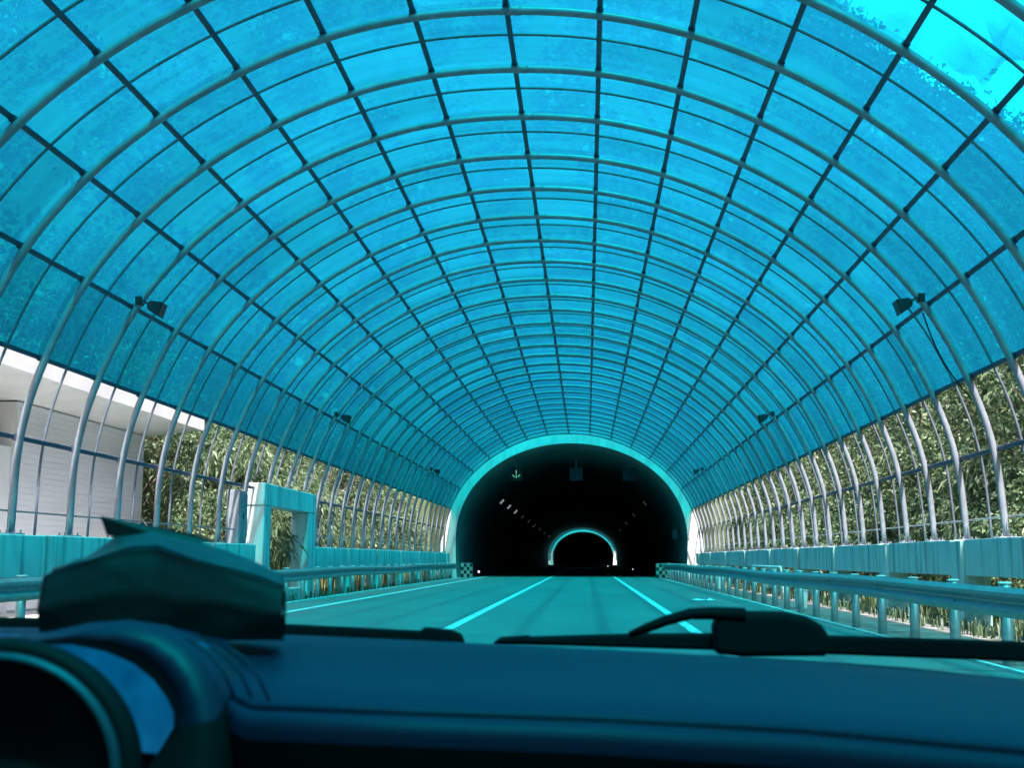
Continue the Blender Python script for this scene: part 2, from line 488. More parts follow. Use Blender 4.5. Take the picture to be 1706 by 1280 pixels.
def sec(t, off=0.0, y=0.0):
    """point of the section at t in -9..9, moved outward by off"""
    a = t + 9
    x, z = cr(KX, a), cr(KZ, a)
    e = 0.01
    dx, dz = cr(KX, min(a + e, 18)) - cr(KX, max(a - e, 0)), cr(KZ, min(a + e, 18)) - cr(KZ, max(a - e, 0))
    L = math.hypot(dx, dz); nx_, nz_ = -dz / L, dx / L
    x += nx_ * off; z += nz_ * off
    return (x + SHEAR * (z - 5), y + SKEW * x, z)

RIB0, PITCH = 16.641, 2.138
I0, I1 = -20, 28
canopy = empty("tunnel_canopy", (0, RIB0, 0))
tag(canopy, "long arched steel canopy with blue translucent panels over the road before the tunnel", "canopy")
T = np.linspace(-9, 9, 109)
def rib_mesh(name, t0, t1, off, r, n):
    ts = [t for t in T if t0 <= t <= t1]
    return B().tube([sec(t, off) for t in ts], r, n, up=(0, 1, 0)).mesh(name, True)
ME_RIB = rib_mesh("rib", -9, 9, -0.09, 0.061, 10)
ME_RIB_S = rib_mesh("rib", -7.95, 9, -0.09, 0.061, 10)
ME_BAR = rib_mesh("glazing_bar", -9, 9, 0.012, 0.024, 6)
ME_BAR_S = rib_mesh("glazing_bar", -7.95, 9, 0.012, 0.024, 6)
for me in (ME_RIB, ME_RIB_S): me.materials.append(M_STEEL)
for me in (ME_BAR, ME_BAR_S): me.materials.append(M_BARS)
ME_SLEEVE = B().tube([sec(t, -0.09) for t in np.linspace(0.02, 0.16, 4)], 0.068, 10, up=(0, 1, 0)).mesh("sleeve", True)
ME_SLEEVE.materials.append(M_STEEL)
def foot_mesh(sgn):
    p = sec(9 * sgn, -0.09)
    b = B()
    b.cbox(p[0] - 0.16, p[0] + 0.16, p[1] - 0.15, p[1] + 0.15, p[2], p[2] + 0.03, 0.004)
    x = p[0]
    for d in (-1, 1):
        yy = p[1] + d * 0.085
        b.add([(x - 0.015, yy - 0.012, p[2]), (x + 0.015, yy - 0.012, p[2]), (x + 0.015, yy + 0.012, p[2]), (x - 0.015, yy + 0.012, p[2]),
               (x - 0.015, p[1] + d * 0.06, p[2] + 0.26), (x + 0.015, p[1] + d * 0.06, p[2] + 0.26), (x + 0.015, p[1] + d * 0.072, p[2] + 0.26), (x - 0.015, p[1] + d * 0.072, p[2] + 0.26)],
              [(0, 3, 2, 1), (4, 5, 6, 7), (0, 1, 5, 4), (1, 2, 6, 5), (2, 3, 7, 6), (3, 0, 4, 7)])
        for e in (-1, 1):
            b.tube([(x + e * 0.11, p[1] + d * 0.11, p[2] + 0.03), (x + e * 0.11, p[1] + d * 0.11, p[2] + 0.075)], 0.014, 6)
    return b.mesh("base_plate")
ME_FOOT = {s: foot_mesh(s) for s in (-1, 1)}
for me in ME_FOOT.values(): me.materials.append(M_STEEL)
def cleat_mesh(k):
    """angle bracket that bolts a purlin to a rib"""
    b = B()
    n_ = (Vector(sec(k, 1)) - Vector(sec(k, 0))).normalized(); t_ = Vector((0, 1, 0)).cross(n_).normalized(); o = Vector(sec(k, -0.035))
    def q(a, y_, c): p = o + t_ * a + n_ * c; return (p.x, p.y + y_, p.z)
    for a0, a1, y0, y1, c0, c1 in ((-0.05, -0.043, -0.05, 0.05, -0.05, 0.045), (0.043, 0.05, -0.05, 0.05, -0.05, 0.045), (-0.05, 0.05, -0.068, -0.062, -0.02, 0.025)):
        v = [q(a, y_, c) for c in (c0, c1) for a, y_ in ((a0, y0), (a1, y0), (a1, y1), (a0, y1))]
        b.add(v, [(0, 3, 2, 1), (4, 5, 6, 7), (0, 1, 5, 4), (1, 2, 6, 5), (2, 3, 7, 6), (3, 0, 4, 7)])
    me = b.mesh("cleat"); me.materials.append(M_PURLIN); return me
ME_CLEAT = {k: cleat_mesh(k) for k in range(-8, 9)}
DOOR_Y = (31.9, 39.3)
for i in range(I0, I1 + 1):
    y = i * PITCH
    yl = RIB0 + y + SKEW * -7.8
    short = DOOR_Y[0] < yl < DOOR_Y[1]
    rb = put("rib", ME_RIB_S if short else ME_RIB, None, canopy, (0, y + random.uniform(-0.015, 0.015), random.uniform(-0.008, 0.004)), (0, 0, random.uniform(-0.0012, 0.0012)))
    if -1 <= i <= 15:
        for k in range(-8, 9):
            if not (short and k == -8): put("cleat", ME_CLEAT[k], None, rb)
    put("sleeve", ME_SLEEVE, None, rb)
    put("base_plate", ME_FOOT[1], None, rb)
    if not short: put("base_plate", ME_FOOT[-1], None, rb)
    if i < I1:
        yl += PITCH / 2
        put("glazing_bar", ME_BAR_S if DOOR_Y[0] < yl < DOOR_Y[1] else ME_BAR, None, canopy, (0, y + PITCH / 2, 0))
# purlins run the whole length
YA, YB = I0 * PITCH - 0.3, I1 * PITCH + 1.1
for k in range(-8, 9):
    b = B()
    for j, yy in enumerate(np.linspace(YA, YB, 2)): pass
    p0 = sec(k, -0.005, YA); p1 = sec(k, -0.005, YB)
    nrm = Vector(sec(k, 1.0)) - Vector(sec(k, 0.0)); nrm.normalize()
    tg = Vector((0, 1, 0)).cross(nrm).normalized()
    w, h = (0.038, 0.03)
    rings = []
    for p in (p0, p1):
        p = Vector(p)
        rings.append([p + tg * a * w + nrm * c * h for a, c in ((-1, -0.75), (-0.75, -1), (0.75, -1), (1, -0.75), (1, 0.75), (0.75, 1), (-0.75, 1), (-1, 0.75))])
    b.loft(rings, closed=True, capends=True)
    put("purlin", b.mesh("purlin"), M_PURLIN, canopy)
for sgn in (-1, 1):        # slim rail just above the feet
    t = 8.76 * sgn
    spans = ((YA, YB),) if sgn > 0 else ((YA, 31.8 - RIB0), (39.0 - RIB0, YB))
    for a, c in spans:
        put("base_rail", B().tube([sec(t, -0.02, a), sec(t, -0.02, c)], 0.016, 6).mesh("base_rail", True), M_STEEL, canopy)
# glazing: one sheet for each half bay between two purlins, dark edge gasket comes from the bars
def panel_mesh(k):
    ts = np.linspace(k, k + 1, 5); OFF = 0.046
    hl = PITCH / 4
    v = []
    for t in ts:
        a = sec(t, OFF); v += [(a[0], a[1] - hl, a[2]), (a[0], a[1] + hl, a[2])]
    me = mesh("panel", v, [(2 * i, 2 * i + 1, 2 * i + 3, 2 * i + 2) for i in range(4)], True)
    me.materials.append(M_GLZ); return me
ME_PANEL = {k: panel_mesh(k) for k in range(-7, 7)}
H0 = 2 * (-1)                       # first half bay that shows in the picture
field = B()
for h in range(2 * I0, 2 * I1 + 2):
    yc = (h + 0.5) * PITCH / 2
    for k in range(-7, 7):
        if H0 <= h < H0 + 21:
            put("panel", ME_PANEL[k], None, canopy, (0, yc, 0))
        else:
            me = ME_PANEL[k]
            field.add([(v.co.x, v.co.y + yc, v.co.z) for v in me.vertices], [tuple(p.vertices) for p in me.polygons])
fp = put("panel_field", field.mesh("panel_field", True), M_GLZ, canopy); tag(fp, kind="stuff")

# ------------------------------------------------------------------ tunnel: headwall with arch, lining
AX = 7.10
def arch(t, a=AX, top=8.22, spring=2.35, base=-0.3):
    """half-opening outline, t -1..1 from left foot over the crown to the right foot"""
    s = abs(t)
    if s > 0.8:
        u = (s - 0.8) / 0.2
        x = a - 0.10 * u * u; z = spring + (base - spring) * u
    else:
        th = s / 0.8 * math.pi / 2
        x = a * math.sin(th) ** 0.98 if th > 0 else 0; z = spring + (top - spring) * math.cos(th) ** 0.98 if th < math.pi / 2 - 1e-6 else spring
    return (math.copysign(x, t), z)
TT = np.linspace(-1, 1, 81)
def make_tunnel(y0, y1, z0, z1, label, wall_ends, closed=False):
    tn = empty("road_tunnel", (0, y0, z0))
    tag(tn, label, "tunnel")
    inner = [arch(t) for t in TT]
    # lining
    rings = []
    n = 40
    for i in range(n + 1):
        u = i / n; y = (y1 - y0) * u; z = (z1 - z0) * u
        rings.append([(x, y, zz + z) for x, zz in inner])
    lo = B().loft(rings).mesh("lining", True)
    put("lining", lo, M_LINING, tn)
    if closed:
        put("dark_end_cap", mesh("dark_end_cap", rings[-1], [tuple(range(len(inner)))]), M_LINING, tn)  # cap added across the far end so the tunnel stays dark
    for yy, sg, zz in wall_ends:
        outer = []
        for t in TT:
            x, z = arch(t)
            ang = math.atan2(z - 2.0, x)
            if z <= 2.36: outer.append((math.copysign(8.7, t), -0.5 + (z + 0.3) / 2.66 * 2.5 if z < 2.35 else 2.0))
            else:
                k = min(8.7 / max(abs(math.cos(ang)), 1e-6), 7.9 / max(math.sin(ang), 1e-6))
                outer.append((k * math.cos(ang), 2.0 + k * math.sin(ang)))
        d = 0.8 * sg
        mid_ = []
        for t, (x, z) in zip(TT, inner):
            if abs(t) > 0.8: mid_.append((math.copysign(8.05, t), z))
            else:
                q = sec(t / 0.8 * 8.1, 0.10); mid_.append((q[0], q[2]))
        b = B()
        b.loft([[(x, yy, z + zz) for x, z in inner], [(x, yy, z + zz) for x, z in mid_], [(x, yy + d, z + zz) for x, z in mid_]])
        put("headwall", b.mesh("headwall"), M_CONC2, tn)
        b = B()
        b.loft([[(x, yy + 0.25 * sg, z + zz) for x, z in mid_], [(x, yy + 0.25 * sg, z + zz) for x, z in outer], [(x, yy + d, z + zz) for x, z in outer]])
        put("earth_bank", b.mesh("earth_bank"), M_GROUND, tn)
        # formwork joints of the portal ring, proud ribs between board marks
        ring = []
        for t in np.linspace(-0.8, 0.8, 65):
            x, z = arch(t); x2, z2 = x * 1.004, z
            ring.append((x, z))
        o_, i_ = [], []
        for j, (x, z) in enumerate(ring):
            c = Vector((x, z - 2.3)); L = c.length; c /= L
            i_.append((x, z)); o_.append((x + c.x * 0.16, z + c.y * 0.16))
        lip = B().loft([[(x, yy - 0.004 * sg, z + zz) for x, z in i_], [(x, yy - 0.05 * sg, z + zz) for x, z in i_], [(x, yy - 0.05 * sg, z + zz) for x, z in o_], [(x, yy - 0.004 * sg, z + zz) for x, z in o_]])
        put("arch_trim", lip.mesh("arch_trim"), M_CONC2, tn)
    return tn
make_tunnel(77.9, 264, 0, -0.75, "dark tunnel mouth in a pale concrete headwall at the far end of the canopy", ((0.0, 1, 0.0), (186.1, -1, -0.75)))
make_tunnel(300, 430, -0.75, -1.2, "second tunnel mouth seen small through the first tunnel", ((0.0, 1, 0.0),), True)

# second, short canopy in the daylight gap between the two tunnels
can2 = empty("tunnel_canopy", (0, 264, -0.75))
tag(can2, "far crescent of blue canopy in the gap between the two tunnels", "canopy")
for i in range(17):
    put("rib", ME_RIB, None, can2, (0, 0.9 + i * PITCH, 0))
for k in range(-7, 7):
    ts = np.linspace(k, k + 1, 5); v = []
    for t in ts:
        a = sec(t, 0.046); v += [(a[0], a[1] - 0.6, a[2]), (a[0], a[1] + 36.6, a[2])]
    put("panel", mesh("panel", v, [(2 * i, 2 * i + 1, 2 * i + 3, 2 * i + 2) for i in range(4)], True), M_GLZ, can2)
for k in range(-8, 9):
    put("purlin", B().tube([sec(k, 0, 0.2), sec(k, 0, 35.8)], 0.05, 6).mesh("purlin"), M_PURLIN, can2)

# ------------------------------------------------------------------ concrete parapets under the canopy feet
def parapet(side, posts, spans, label):
    root = empty("concrete_parapet", (side * 7.85, 30, 0))
    tag(root, label, "parapet")
    xin = 7.55 if side > 0 else -7.42      # road-side face
    def bx(a, b): return (min(xin + side * a, xin + side * b), max(xin + side * a, xin + side * b))
    ps = posts
    for py in ps:
        x0, x1 = bx(-0.07, 0.42)
        b = B().cbox(x0 - root.location.x, x1 - root.location.x, py - 0.34 - 30, py + 0.34 - 30, -0.6, 1.468, 0.018)
        put("post", b.mesh("post"), M_CONC_CYANLIT, root)
    for a, c in spans:
        # beams cast between the posts in lengths, butted with open joints
        pts = [a] + [p for p in ps if a < p < c] + [c]
        for y0, y1 in zip(pts[:-1], pts[1:]):
            lo = y0 + (0.345 if y0 in ps else 0); hi = y1 - (0.345 if y1 in ps else 0)
            n = max(1, round((hi - lo) / 2.7))
            for j in range(n):
                ya = lo + (hi - lo) * j / n + 0.008; yb = lo + (hi - lo) * (j + 1) / n - 0.008
                dx = random.uniform(-0.008, 0.008); dz = random.uniform(-0.012, 0.012)
                x0, x1 = bx(0.0 + dx, 0.5)
                b = B().cbox(x0 - root.location.x, x1 - root.location.x, ya - 30, yb - 30, 0.84 + dz, 1.475 + dz * 0.4, 0.014)
                put("beam", b.mesh("beam"), M_CONC_CYANLIT, root)
    return root
PR = [4.5, 10.6, 16.8, 22.9, 28.5, 34.4, 40.2, 46.3, 53.5, 60.9, 68.3, 75.2]
parapet(1, PR, ((-12.0, 77.5),), "right-hand concrete parapet of beams on posts carrying the canopy feet, forest behind")
PL = [4.0, 10.0, 16.2, 22.6, 28.4, 44.6, 50.8, 57.2, 63.6, 70.0, 76.0]
parapet(-1, PL, ((-12.0, 31.9), (38.75, 77.5)), "left-hand concrete parapet carrying the canopy feet, interrupted by the side doorway")

# side doorway in the left wall
dw = empty("doorway_frame", (-7.4, 35.5, 0)); tag(dw, "tall concrete doorway frame rising above the left parapet", "doorway")
def dbox(name, x0, x1, y0, y1, z0, z1):
    return put(name, B().cbox(x0 + 7.4, x1 + 7.4, y0 - 35.5, y1 - 35.5, z0, z1, 0.02).mesh(name), M_DOOR, dw)
dbox("jamb", -7.86, -7.38, 32.45, 33.2, -0.6, 2.498)
dbox("jamb", -7.95, -7.38, 37.75, 38.70, -0.6, 2.498)
dbox("lintel", -7.90, -7.37, 32.42, 38.73, 2.50, 3.08)
dbox("sill_beam", -7.80, -7.45, 33.22, 37.73, -0.6, 0.28)
# electrical cabinet standing on the parapet beside the doorway
cb = empty("control_cabinet", (-7.75, 31.2, 1.49)); tag(cb, "narrow pale grey control cabinet on the parapet beside the doorway", "cabinet")
put("cabinet_body", B().cbox(-0.16, 0.16, -0.36, 0.36, 0.0, 1.32, 0.012).mesh("cabinet_body"), M_STEEL, cb)
put("cabinet_door", B().cbox(0.162, 0.18, -0.33, -0.01, 0.12, 1.24, 0.006).mesh("cabinet_door"), M_STEEL, cb)
put("cabinet_door", B().cbox(0.162, 0.18, 0.01, 0.33, 0.12, 1.24, 0.006).mesh("cabinet_door"), M_STEEL, cb)
put("cabinet_handle", B().cbox(0.18, 0.2, -0.05, -0.03, 0.6, 0.76, 0.004).mesh("cabinet_handle"), M_BLACK, cb)

# ------------------------------------------------------------------ guardrails
WPROF = [(0.0, 0.31), (0.02, 0.325), (0.05, 0.30), (0.083, 0.27), (0.083, 0.235), (0.045, 0.205), (0.008, 0.175), (0.008, 0.15), (0.045, 0.12), (0.083, 0.09), (0.083, 0.055), (0.05, 0.025), (0.02, 0.0), (0.0, 0.015)]
ME_POST = B().tube([(0, 0, -0.5), (0, 0, 0.86)], 0.07, 12).mesh("post", True); ME_POST.materials.append(M_ZINC)
ME_CAP = B().tube([(0, 0, 0.862), (0, 0, 0.874), (0, 0, 0.880)], [0.078, 0.077, 0.06], 12).mesh("cap"); ME_CAP.materials.append(M_WHITE)
ME_BLOCK = B().cbox(-0.06, 0.06, -0.09, 0.09, 0.56, 0.80, 0.01).mesh("spacer"); ME_BLOCK.materials.append(M_ZINC)
ME_BOLT = B().tube([(-0.012, 0, 0), (0.012, 0, 0)], 0.022, 6).mesh("bolt"); ME_BOLT.materials.append(M_ZINC)
def guardrail(side, xf, ys, label, y_end):
    """side: +1 rail on the right of the road (face towards -x)"""
    root = empty("guardrail", (xf, ys[0], 0)); tag(root, label, "guardrail")
    def path(y):
        return xf + 0.03 * math.sin(y * 0.23), 0.02 * math.sin(y * 0.31 + 1)
    seg = 4.0; y = ys[0] - 1.0
    while y < y_end - 0.1:
        y2 = min(y + seg, y_end)
        rings = []
        for u in np.linspace(0, 1, 5):
            yy = y + (y2 - y - 0.004) * u
            px_, pz = path(yy)
            nudge = 0.0
            front = [(px_ - xf - side * (d + nudge), yy - ys[0], 0.525 + pz + h) for d, h in WPROF]
            back = [(q[0] + side * 0.004, q[1], q[2]) for q in front[::-1]]
            rings.append(front + back)
        rl = put("rail", B().loft(rings, closed=True).mesh("rail"), M_ZINC, root)
        for hh in (0.205, 0.12):
            bl = put("bolt", ME_BOLT, None, rl); bl.location = (path(y + 0.12)[0] - xf - side * 0.055, y + 0.12 - ys[0], 0.525 + hh)
        y = y2
    for yy in ys:
        px_, pz = path(yy)
        p = put("post", ME_POST, None, root, (px_ - xf + side * 0.2, yy - ys[0], 0), (0, random.uniform(-.012, .012), 0))
        put("cap", ME_CAP, None, p)
        put("spacer", ME_BLOCK, None, root, (px_ - xf + side * 0.068, yy - ys[0], 0))
    return root
guardrail(1, 5.50, np.arange(0.7, 75.5, 2.0), "galvanised guardrail on capped round posts along the right edge of the road", 75.6)
guardrail(-1, -6.95, np.arange(0.0, 76.6, 2.0), "galvanised guardrail along the left edge of the road, passing the doorway", 76.6)

# chequered end boards where the rails meet the tunnel
def end_board(x, y, label):
    root = empty("end_board", (x, y, 0)); tag(root, label, "board")
    put("board_back", B().cbox(-0.36, 0.36, 0.0, 0.05, 0.0, 0.86, 0.008).mesh("board_back"), M_ZINC, root)
    n = 4
    me = {}
    for c in (0, 1):
        me[c] = B().box(-0.085, 0.085, -0.006, 0.0, -0.1, 0.1).mesh("check"); me[c].materials.append(M_CHK[c])
    for i in range(n):
        for j in range(n):
            put("check", me[(i + j) % 2], None, root, (-0.265 + i * 0.177, -0.002, 0.12 + j * 0.207))
M_CHK = (plain("check_dark", (0.015, 0.015, 0.02), 0.5), plain("check_pale", (0.34, 0.35, 0.28), 0.4))
end_board(-6.25, 76.3, "dark and pale chequered end board of the left guardrail at the tunnel mouth")
end_board(5.40, 75.75, "dark and pale chequered end board of the right guardrail at the tunnel mouth")
# round orange reflector on the left rail
rf = B().tube([(0.0, 0, 0), (0.03, 0, 0)], 0.11, 16).tube([(-0.1, 0, 0), (0.0, 0, 0)], 0.03, 8)
tag(put("reflector", rf.mesh("reflector"), plain("orange_reflector", (0.75, 0.25, 0.06), 0.3), None, (-6.80, 51.6, 0.50)), "small round orange reflector on the left guardrail", "reflector")

# ------------------------------------------------------------------ odds and ends on the right verge
hr = B().tube([(0, -3.2, 0), (0, -3.2, 0.86), (0, -3.05, 0.95), (0, 3.05, 0.95), (0, 3.2, 0.86), (0, 3.2, 0)], 0.035, 8)
tag(put("hand_rail", hr.mesh("hand_rail", True), M_WHITE, None, (6.55, 40.2, -0.05)), "pale bent pipe handrail behind the right guardrail", "handrail")
def bucket(x, y, r, h, label):
    b = B()
    n = 18
    rings = []
    for z, q in ((0, r * 0.8), (h, r), (h + 0.005, r * 1.08), (h + 0.02, r * 1.08), (h + 0.02, r * 0.93), (0.03, r * 0.74)):
        rings.append([(q * math.cos(2 * math.pi * k / n), q * math.sin(2 * math.pi * k / n), z) for k in range(n)])
    b.loft(rings, closed=True, capends=True)
    tag(put("bucket", b.mesh("bucket"), M_WHITE, None, (x, y, -0.045)), label, "bucket")
bucket(6.15, 31.3, 0.17, 0.42, "white tapered bucket on the verge behind the right guardrail posts")
bucket(6.3, 52.0, 0.16, 0.5, "farther white bucket behind the right guardrail, near the tunnel")
for (x, y, w, l, a) in ((4.06, 35.4, 0.10, 0.35, 0.3),):
    tag(put("paper_scrap", mesh("paper_scrap", [(-w, -l, 0.008), (w, -l * .8, 0.02), (w * .9, l, 0.01), (0, l * .6, 0.05), (-w, l * .9, 0.012)], [(0, 1, 2, 3, 4)]), M_WHITE, None, (x, y, 0), (0, 0, a)), "white scrap of litter on the road shoulder, left of another", "litter")
tag(put("paper_scrap", mesh("paper_scrap", [(-.14, -.3, 0.01), (.13, -.33, 0.03), (.15, .3, 0.02), (.02, .2, 0.08), (-.12, .33, 0.012)], [(0, 1, 2, 3, 4)]), M_WHITE, None, (4.2, 34.9, 0), (0, 0, -0.5)), "larger white scrap of litter on the right road shoulder", "litter")

# ------------------------------------------------------------------ floodlights under the canopy
def floodlight(sgn, y, label):
    p = Vector(sec(5.93 * sgn, -0.2, 0)); 
    root = empty("floodlight", (p.x, y + SKEW * p.x, p.z)); tag(root, label, "floodlight", "floodlights clamped to the canopy ribs")
    root.rotation_euler = (0, 0, sgn * math.radians(90)); root.scale = (0.82, 0.82, 0.82)
    # local: +y points to the middle of the road
    b = B()
    r0 = [(-0.19, 0.36, -0.20), (0.19, 0.36, -0.20), (0.19, 0.44, 0.10), (-0.19, 0.44, 0.10)]
    r1 = [(-0.11, 0.13, -0.05), (0.11, 0.13, -0.05), (0.11, 0.18, 0.14), (-0.11, 0.18, 0.14)]
    r2__ = [(-0.05, 0.08, 0.02), (0.05, 0.08, 0.02), (0.05, 0.10, 0.12), (-0.05, 0.10, 0.12)]
    b.loft([r2__, r1, r0], closed=True, capends=True)
    h = put("housing", b.mesh("housing"), M_LAMP, root); soften(h, 0.015)
    lens = B().loft([[(q[0] * .88, q[1] + 0.006, q[2] * .88 - .004) for q in r0], [(q[0] * .82, q[1] + 0.014, q[2] * .82 - .006) for q in r0]], closed=True, capends=True)
    put("lens", lens.mesh("lens"), M_LENS, root)
    for s in (-1, 1):
        put("bracket", B().tube([(s * 0.03, -0.12, 0.16), (s * 0.2, 0.06, 0.12), (s * 0.2, 0.24, 0.02)], 0.014, 6).mesh("bracket"), M_LAMP, root)
    put("clamp", B().cbox(-0.09, 0.09, -0.16, -0.02, 0.06, 0.24, 0.01).mesh("clamp"), M_LAMP, root)
    return root
M_LAMP = plain("lamp_housing", (0.010, 0.011, 0.016), 0.6)
M_LENS = plain("lamp_lens", (0.03, 0.035, 0.04), 0.2)
for (i, lab) in ((2, "nearest"), (10, "middle"), (21, "farthest")):
    floodlight(-1, RIB0 + i * PITCH, lab + " unlit floodlight on the left side of the canopy")
    floodlight(1, RIB0 + i * PITCH, lab + " unlit floodlight on the right side of the canopy")
cbp = [sec(t, -0.2 - 0.16 * math.sin((t - 6.0) / 1.3 * math.pi), RIB0 + 2 * PITCH - 0.08) for t in np.linspace(6.05, 7.3, 12)]
tag(put("power_cable", B().tube(cbp, 0.012, 6).mesh("power_cable", True), M_BLACK), "black cable hanging in a loop below the near right floodlight", "cable")

# ------------------------------------------------------------------ inside the tunnel: lane signals, lamps, kerb lights
def lane_signal(x, lit, label):
    root = empty("lane_signal", (x, 80, 6.04)); root.scale = (0.89, 0.89, 0.89); tag(root, label, "signal")
    put("signal_box", B().cbox(-0.45, 0.45, 0, 0.22, 0, 0.9, 0.02).mesh("signal_box"), plain("signal_case", (0.012, 0.014, 0.02), 0.5), root)
    put("hanger", B().tube([(0, 0.12, 0.9), (0, 0.12, 1.5)], 0.03, 6).mesh("hanger"), M_ZINC, root)
    em = M_ARROW if lit else plain("dark_led", (0.02, 0.025, 0.035), 0.4)
    for nm, a, c in (("arrow_stroke", (0, 0.75), (0, 0.48)), ("arrow_stroke", (0, 0.42), (0, 0.18)), ("arrow_stroke", (-0.27, 0.42), (-0.12, 0.26)), ("arrow_stroke", (0.27, 0.44), (0.12, 0.26))):
        put(nm, B().tube([(a[0], -0.01, a[1]), (c[0], -0.01, c[1])], 0.045, 6).mesh(nm), em, root)
M_ARROW = lamp_mat("green_led", (0.10, 0.42, 0.26), 0.28)
M_TLAMP = lamp_mat("tunnel_lamp", (0.55, 0.58, 0.62), 0.13)
M_TLAMP2 = lamp_mat("tunnel_lamp_dim", (0.40, 0.42, 0.5), 0.018)
lane_signal(-3.48, True, "lane signal with a green arrow pointing down, left of three in the tunnel")
lane_signal(0.32, False, "unlit square lane signal in the middle of the tunnel crown")
lane_signal(3.66, False, "unlit lane signal on the right under the tunnel crown")
def tunnel_lamp(x, y, mat, label):
    z = 5.6 + road_z(y)
    root = empty("tunnel_lamp", (x, y, z)); tag(root, label, "lamp", "lamps in a row high on the tunnel walls")
    sg = -1 if x < 0 else 1
    root.rotation_euler = (0, sg * math.radians(48), 0)
    put("lamp_case", B().cbox(-0.25, 0.25, -0.5, 0.5, 0.03, 0.13, 0.015).mesh("lamp_case"), M_LAMP, root)
    put("diffuser", B().box(-0.2, 0.2, -0.46, 0.46, -0.05, 0.028).mesh("diffuser"), mat, root)
for j, y in enumerate((98, 107, 117, 130, 144, 160, 178, 198, 222)):
    tunnel_lamp(-5.6, y, M_TLAMP if j < 3 else M_TLAMP2, "dimly lit lamp in the row high on the left tunnel wall")
for y in (101, 125, 150, 180):
    tunnel_lamp(5.6, y, M_TLAMP2, "faint lamp in the row high on the right tunnel wall")
def marker(x, y, z, c, s, label):
    tag(put("kerb_light", B().cbox(-0.05, 0.05, -0.03, 0.03, -0.06, 0.06, 0.008).mesh("kerb_light"), lamp_mat("kerb_led", c, s), None, (x, y, z)), label, "light")
marker(-5.75, 79.0, 0.32, (0.85, 0.6, 1.0), 0.8, "small violet-white kerb light just inside the tunnel on the left")
marker(4.65, 228, -0.15, (0.5, 0.8, 1.0), 1.2, "small bluish light far inside the tunnel on the right")
marker(6.0, 141, 0.0, (0.5, 0.6, 0.8), 0.5, "faint kerb light low on the right tunnel wall")
tag(put("wall_sign", B().cbox(-0.02, 0.02, -0.25, 0.25, -0.3, 0.3, 0.005).mesh("wall_sign"), M_STEEL, None, (6.75, 84.0, 2.75), (0, 0, 0.5)), "small grey plate on the right tunnel wall just inside the mouth", "sign")

# ------------------------------------------------------------------ white building on the left
bd = empty("roadside_building", (-11.5, 28, 0)); tag(bd, "white roadside building with clad wall and broad flat eave outside the left ribs", "building")
def bbox(name, x0, x1, y0, y1, z0, z1, m, c=0.02, parent=None):
    return put(name, B().cbox(x0 + 11.5, x1 + 11.5, y0 - 28, y1 - 28, z0, z1, c).mesh(name), m, parent or bd)
wallp = bbox("wall", -12.0, -11.53, 26.9, 34.9, -0.3, 4.55, M_WHITE)
bbox("low_wall", -16.9, -11.60, 14.0, 26.88, -0.3, 3.55, M_WHITE)
n = 34
for j in range(n):       # horizontal cladding boards, lapped
    z0 = 0.0 + j * (4.55 / n)
    v = [(-11.528, 26.9, z0), (-11.502, 26.9, z0), (-11.515, 26.9, z0 + 4.55 / n - 0.004), (-11.528, 26.9, z0 + 4.55 / n - 0.004)]
    b = B().slab([(p[0] + 11.5, p[1] - 28, p[2]) for p in v], 8.0)
    put("cladding_board", b.mesh("cladding_board"), M_TIN, bd)
# eave: fascia upright, soffit sloping back to the wall
rp = B()
prof = [(-9.98, 4.76), (-9.98, 5.14), (-12.0, 5.28), (-18.0, 5.45), (-18.0, 4.6), (-11.53, 4.58)]
rp.add([(x + 11.5, 12.0 - 28, z) for x, z in prof] + [(x + 11.5, 35.3 - 28, z) for x, z in prof],
       [tuple(range(6)), tuple(range(6, 12))[::-1]] + [(k, k + 6, (k + 1) % 6 + 6, (k + 1) % 6) for k in range(6)])
put("roof", rp.mesh("roof"), M_WHITE, bd)
bbox("fascia", -9.975, -9.93, 12.0, 35.32, 4.73, 5.16, M_WHITE, 0.006)

# ------------------------------------------------------------------ vegetation
def leaf_cloud(centres, radii, n_per, size, aspect, droop=0.0, jitter=0.35):
    """leaf quads (folded diamonds) scattered through clumps"""
    V = []
    cs = np.repeat(np.asarray(centres, float), n_per, 0); rs = np.repeat(np.asarray(radii, float), n_per, 0)
    N = len(cs)
    d = RNG.normal(size=(N, 3)); d /= np.linalg.norm(d, axis=1)[:, None]
    rad = RNG.random(N) ** 0.45
    P = cs + d * rs * rad[:, None]
    ax = d + RNG.normal(size=(N, 3)) * 0.8; ax[:, 2] += -droop + 0.15
    ax /= np.linalg.norm(ax, axis=1)[:, None]
    w = np.cross(ax, RNG.normal(size=(N, 3))); w /= np.linalg.norm(w, axis=1)[:, None]
    L = size * (1 + jitter * RNG.normal(size=N)).clip(0.4, 1.9); W = L * aspect
    a = P; b = P + ax * (L * 0.5)[:, None] + w * (W * 0.5)[:, None]
    c = P + ax * L[:, None]; c[:, 2] -= L * droop * 0.4
    e = P + ax * (L * 0.5)[:, None] - w * (W * 0.5)[:, None]
    V = np.stack([a, b, c, e], 1).reshape(-1, 3)
    F = np.arange(4 * N).reshape(-1, 4)
    return V, F

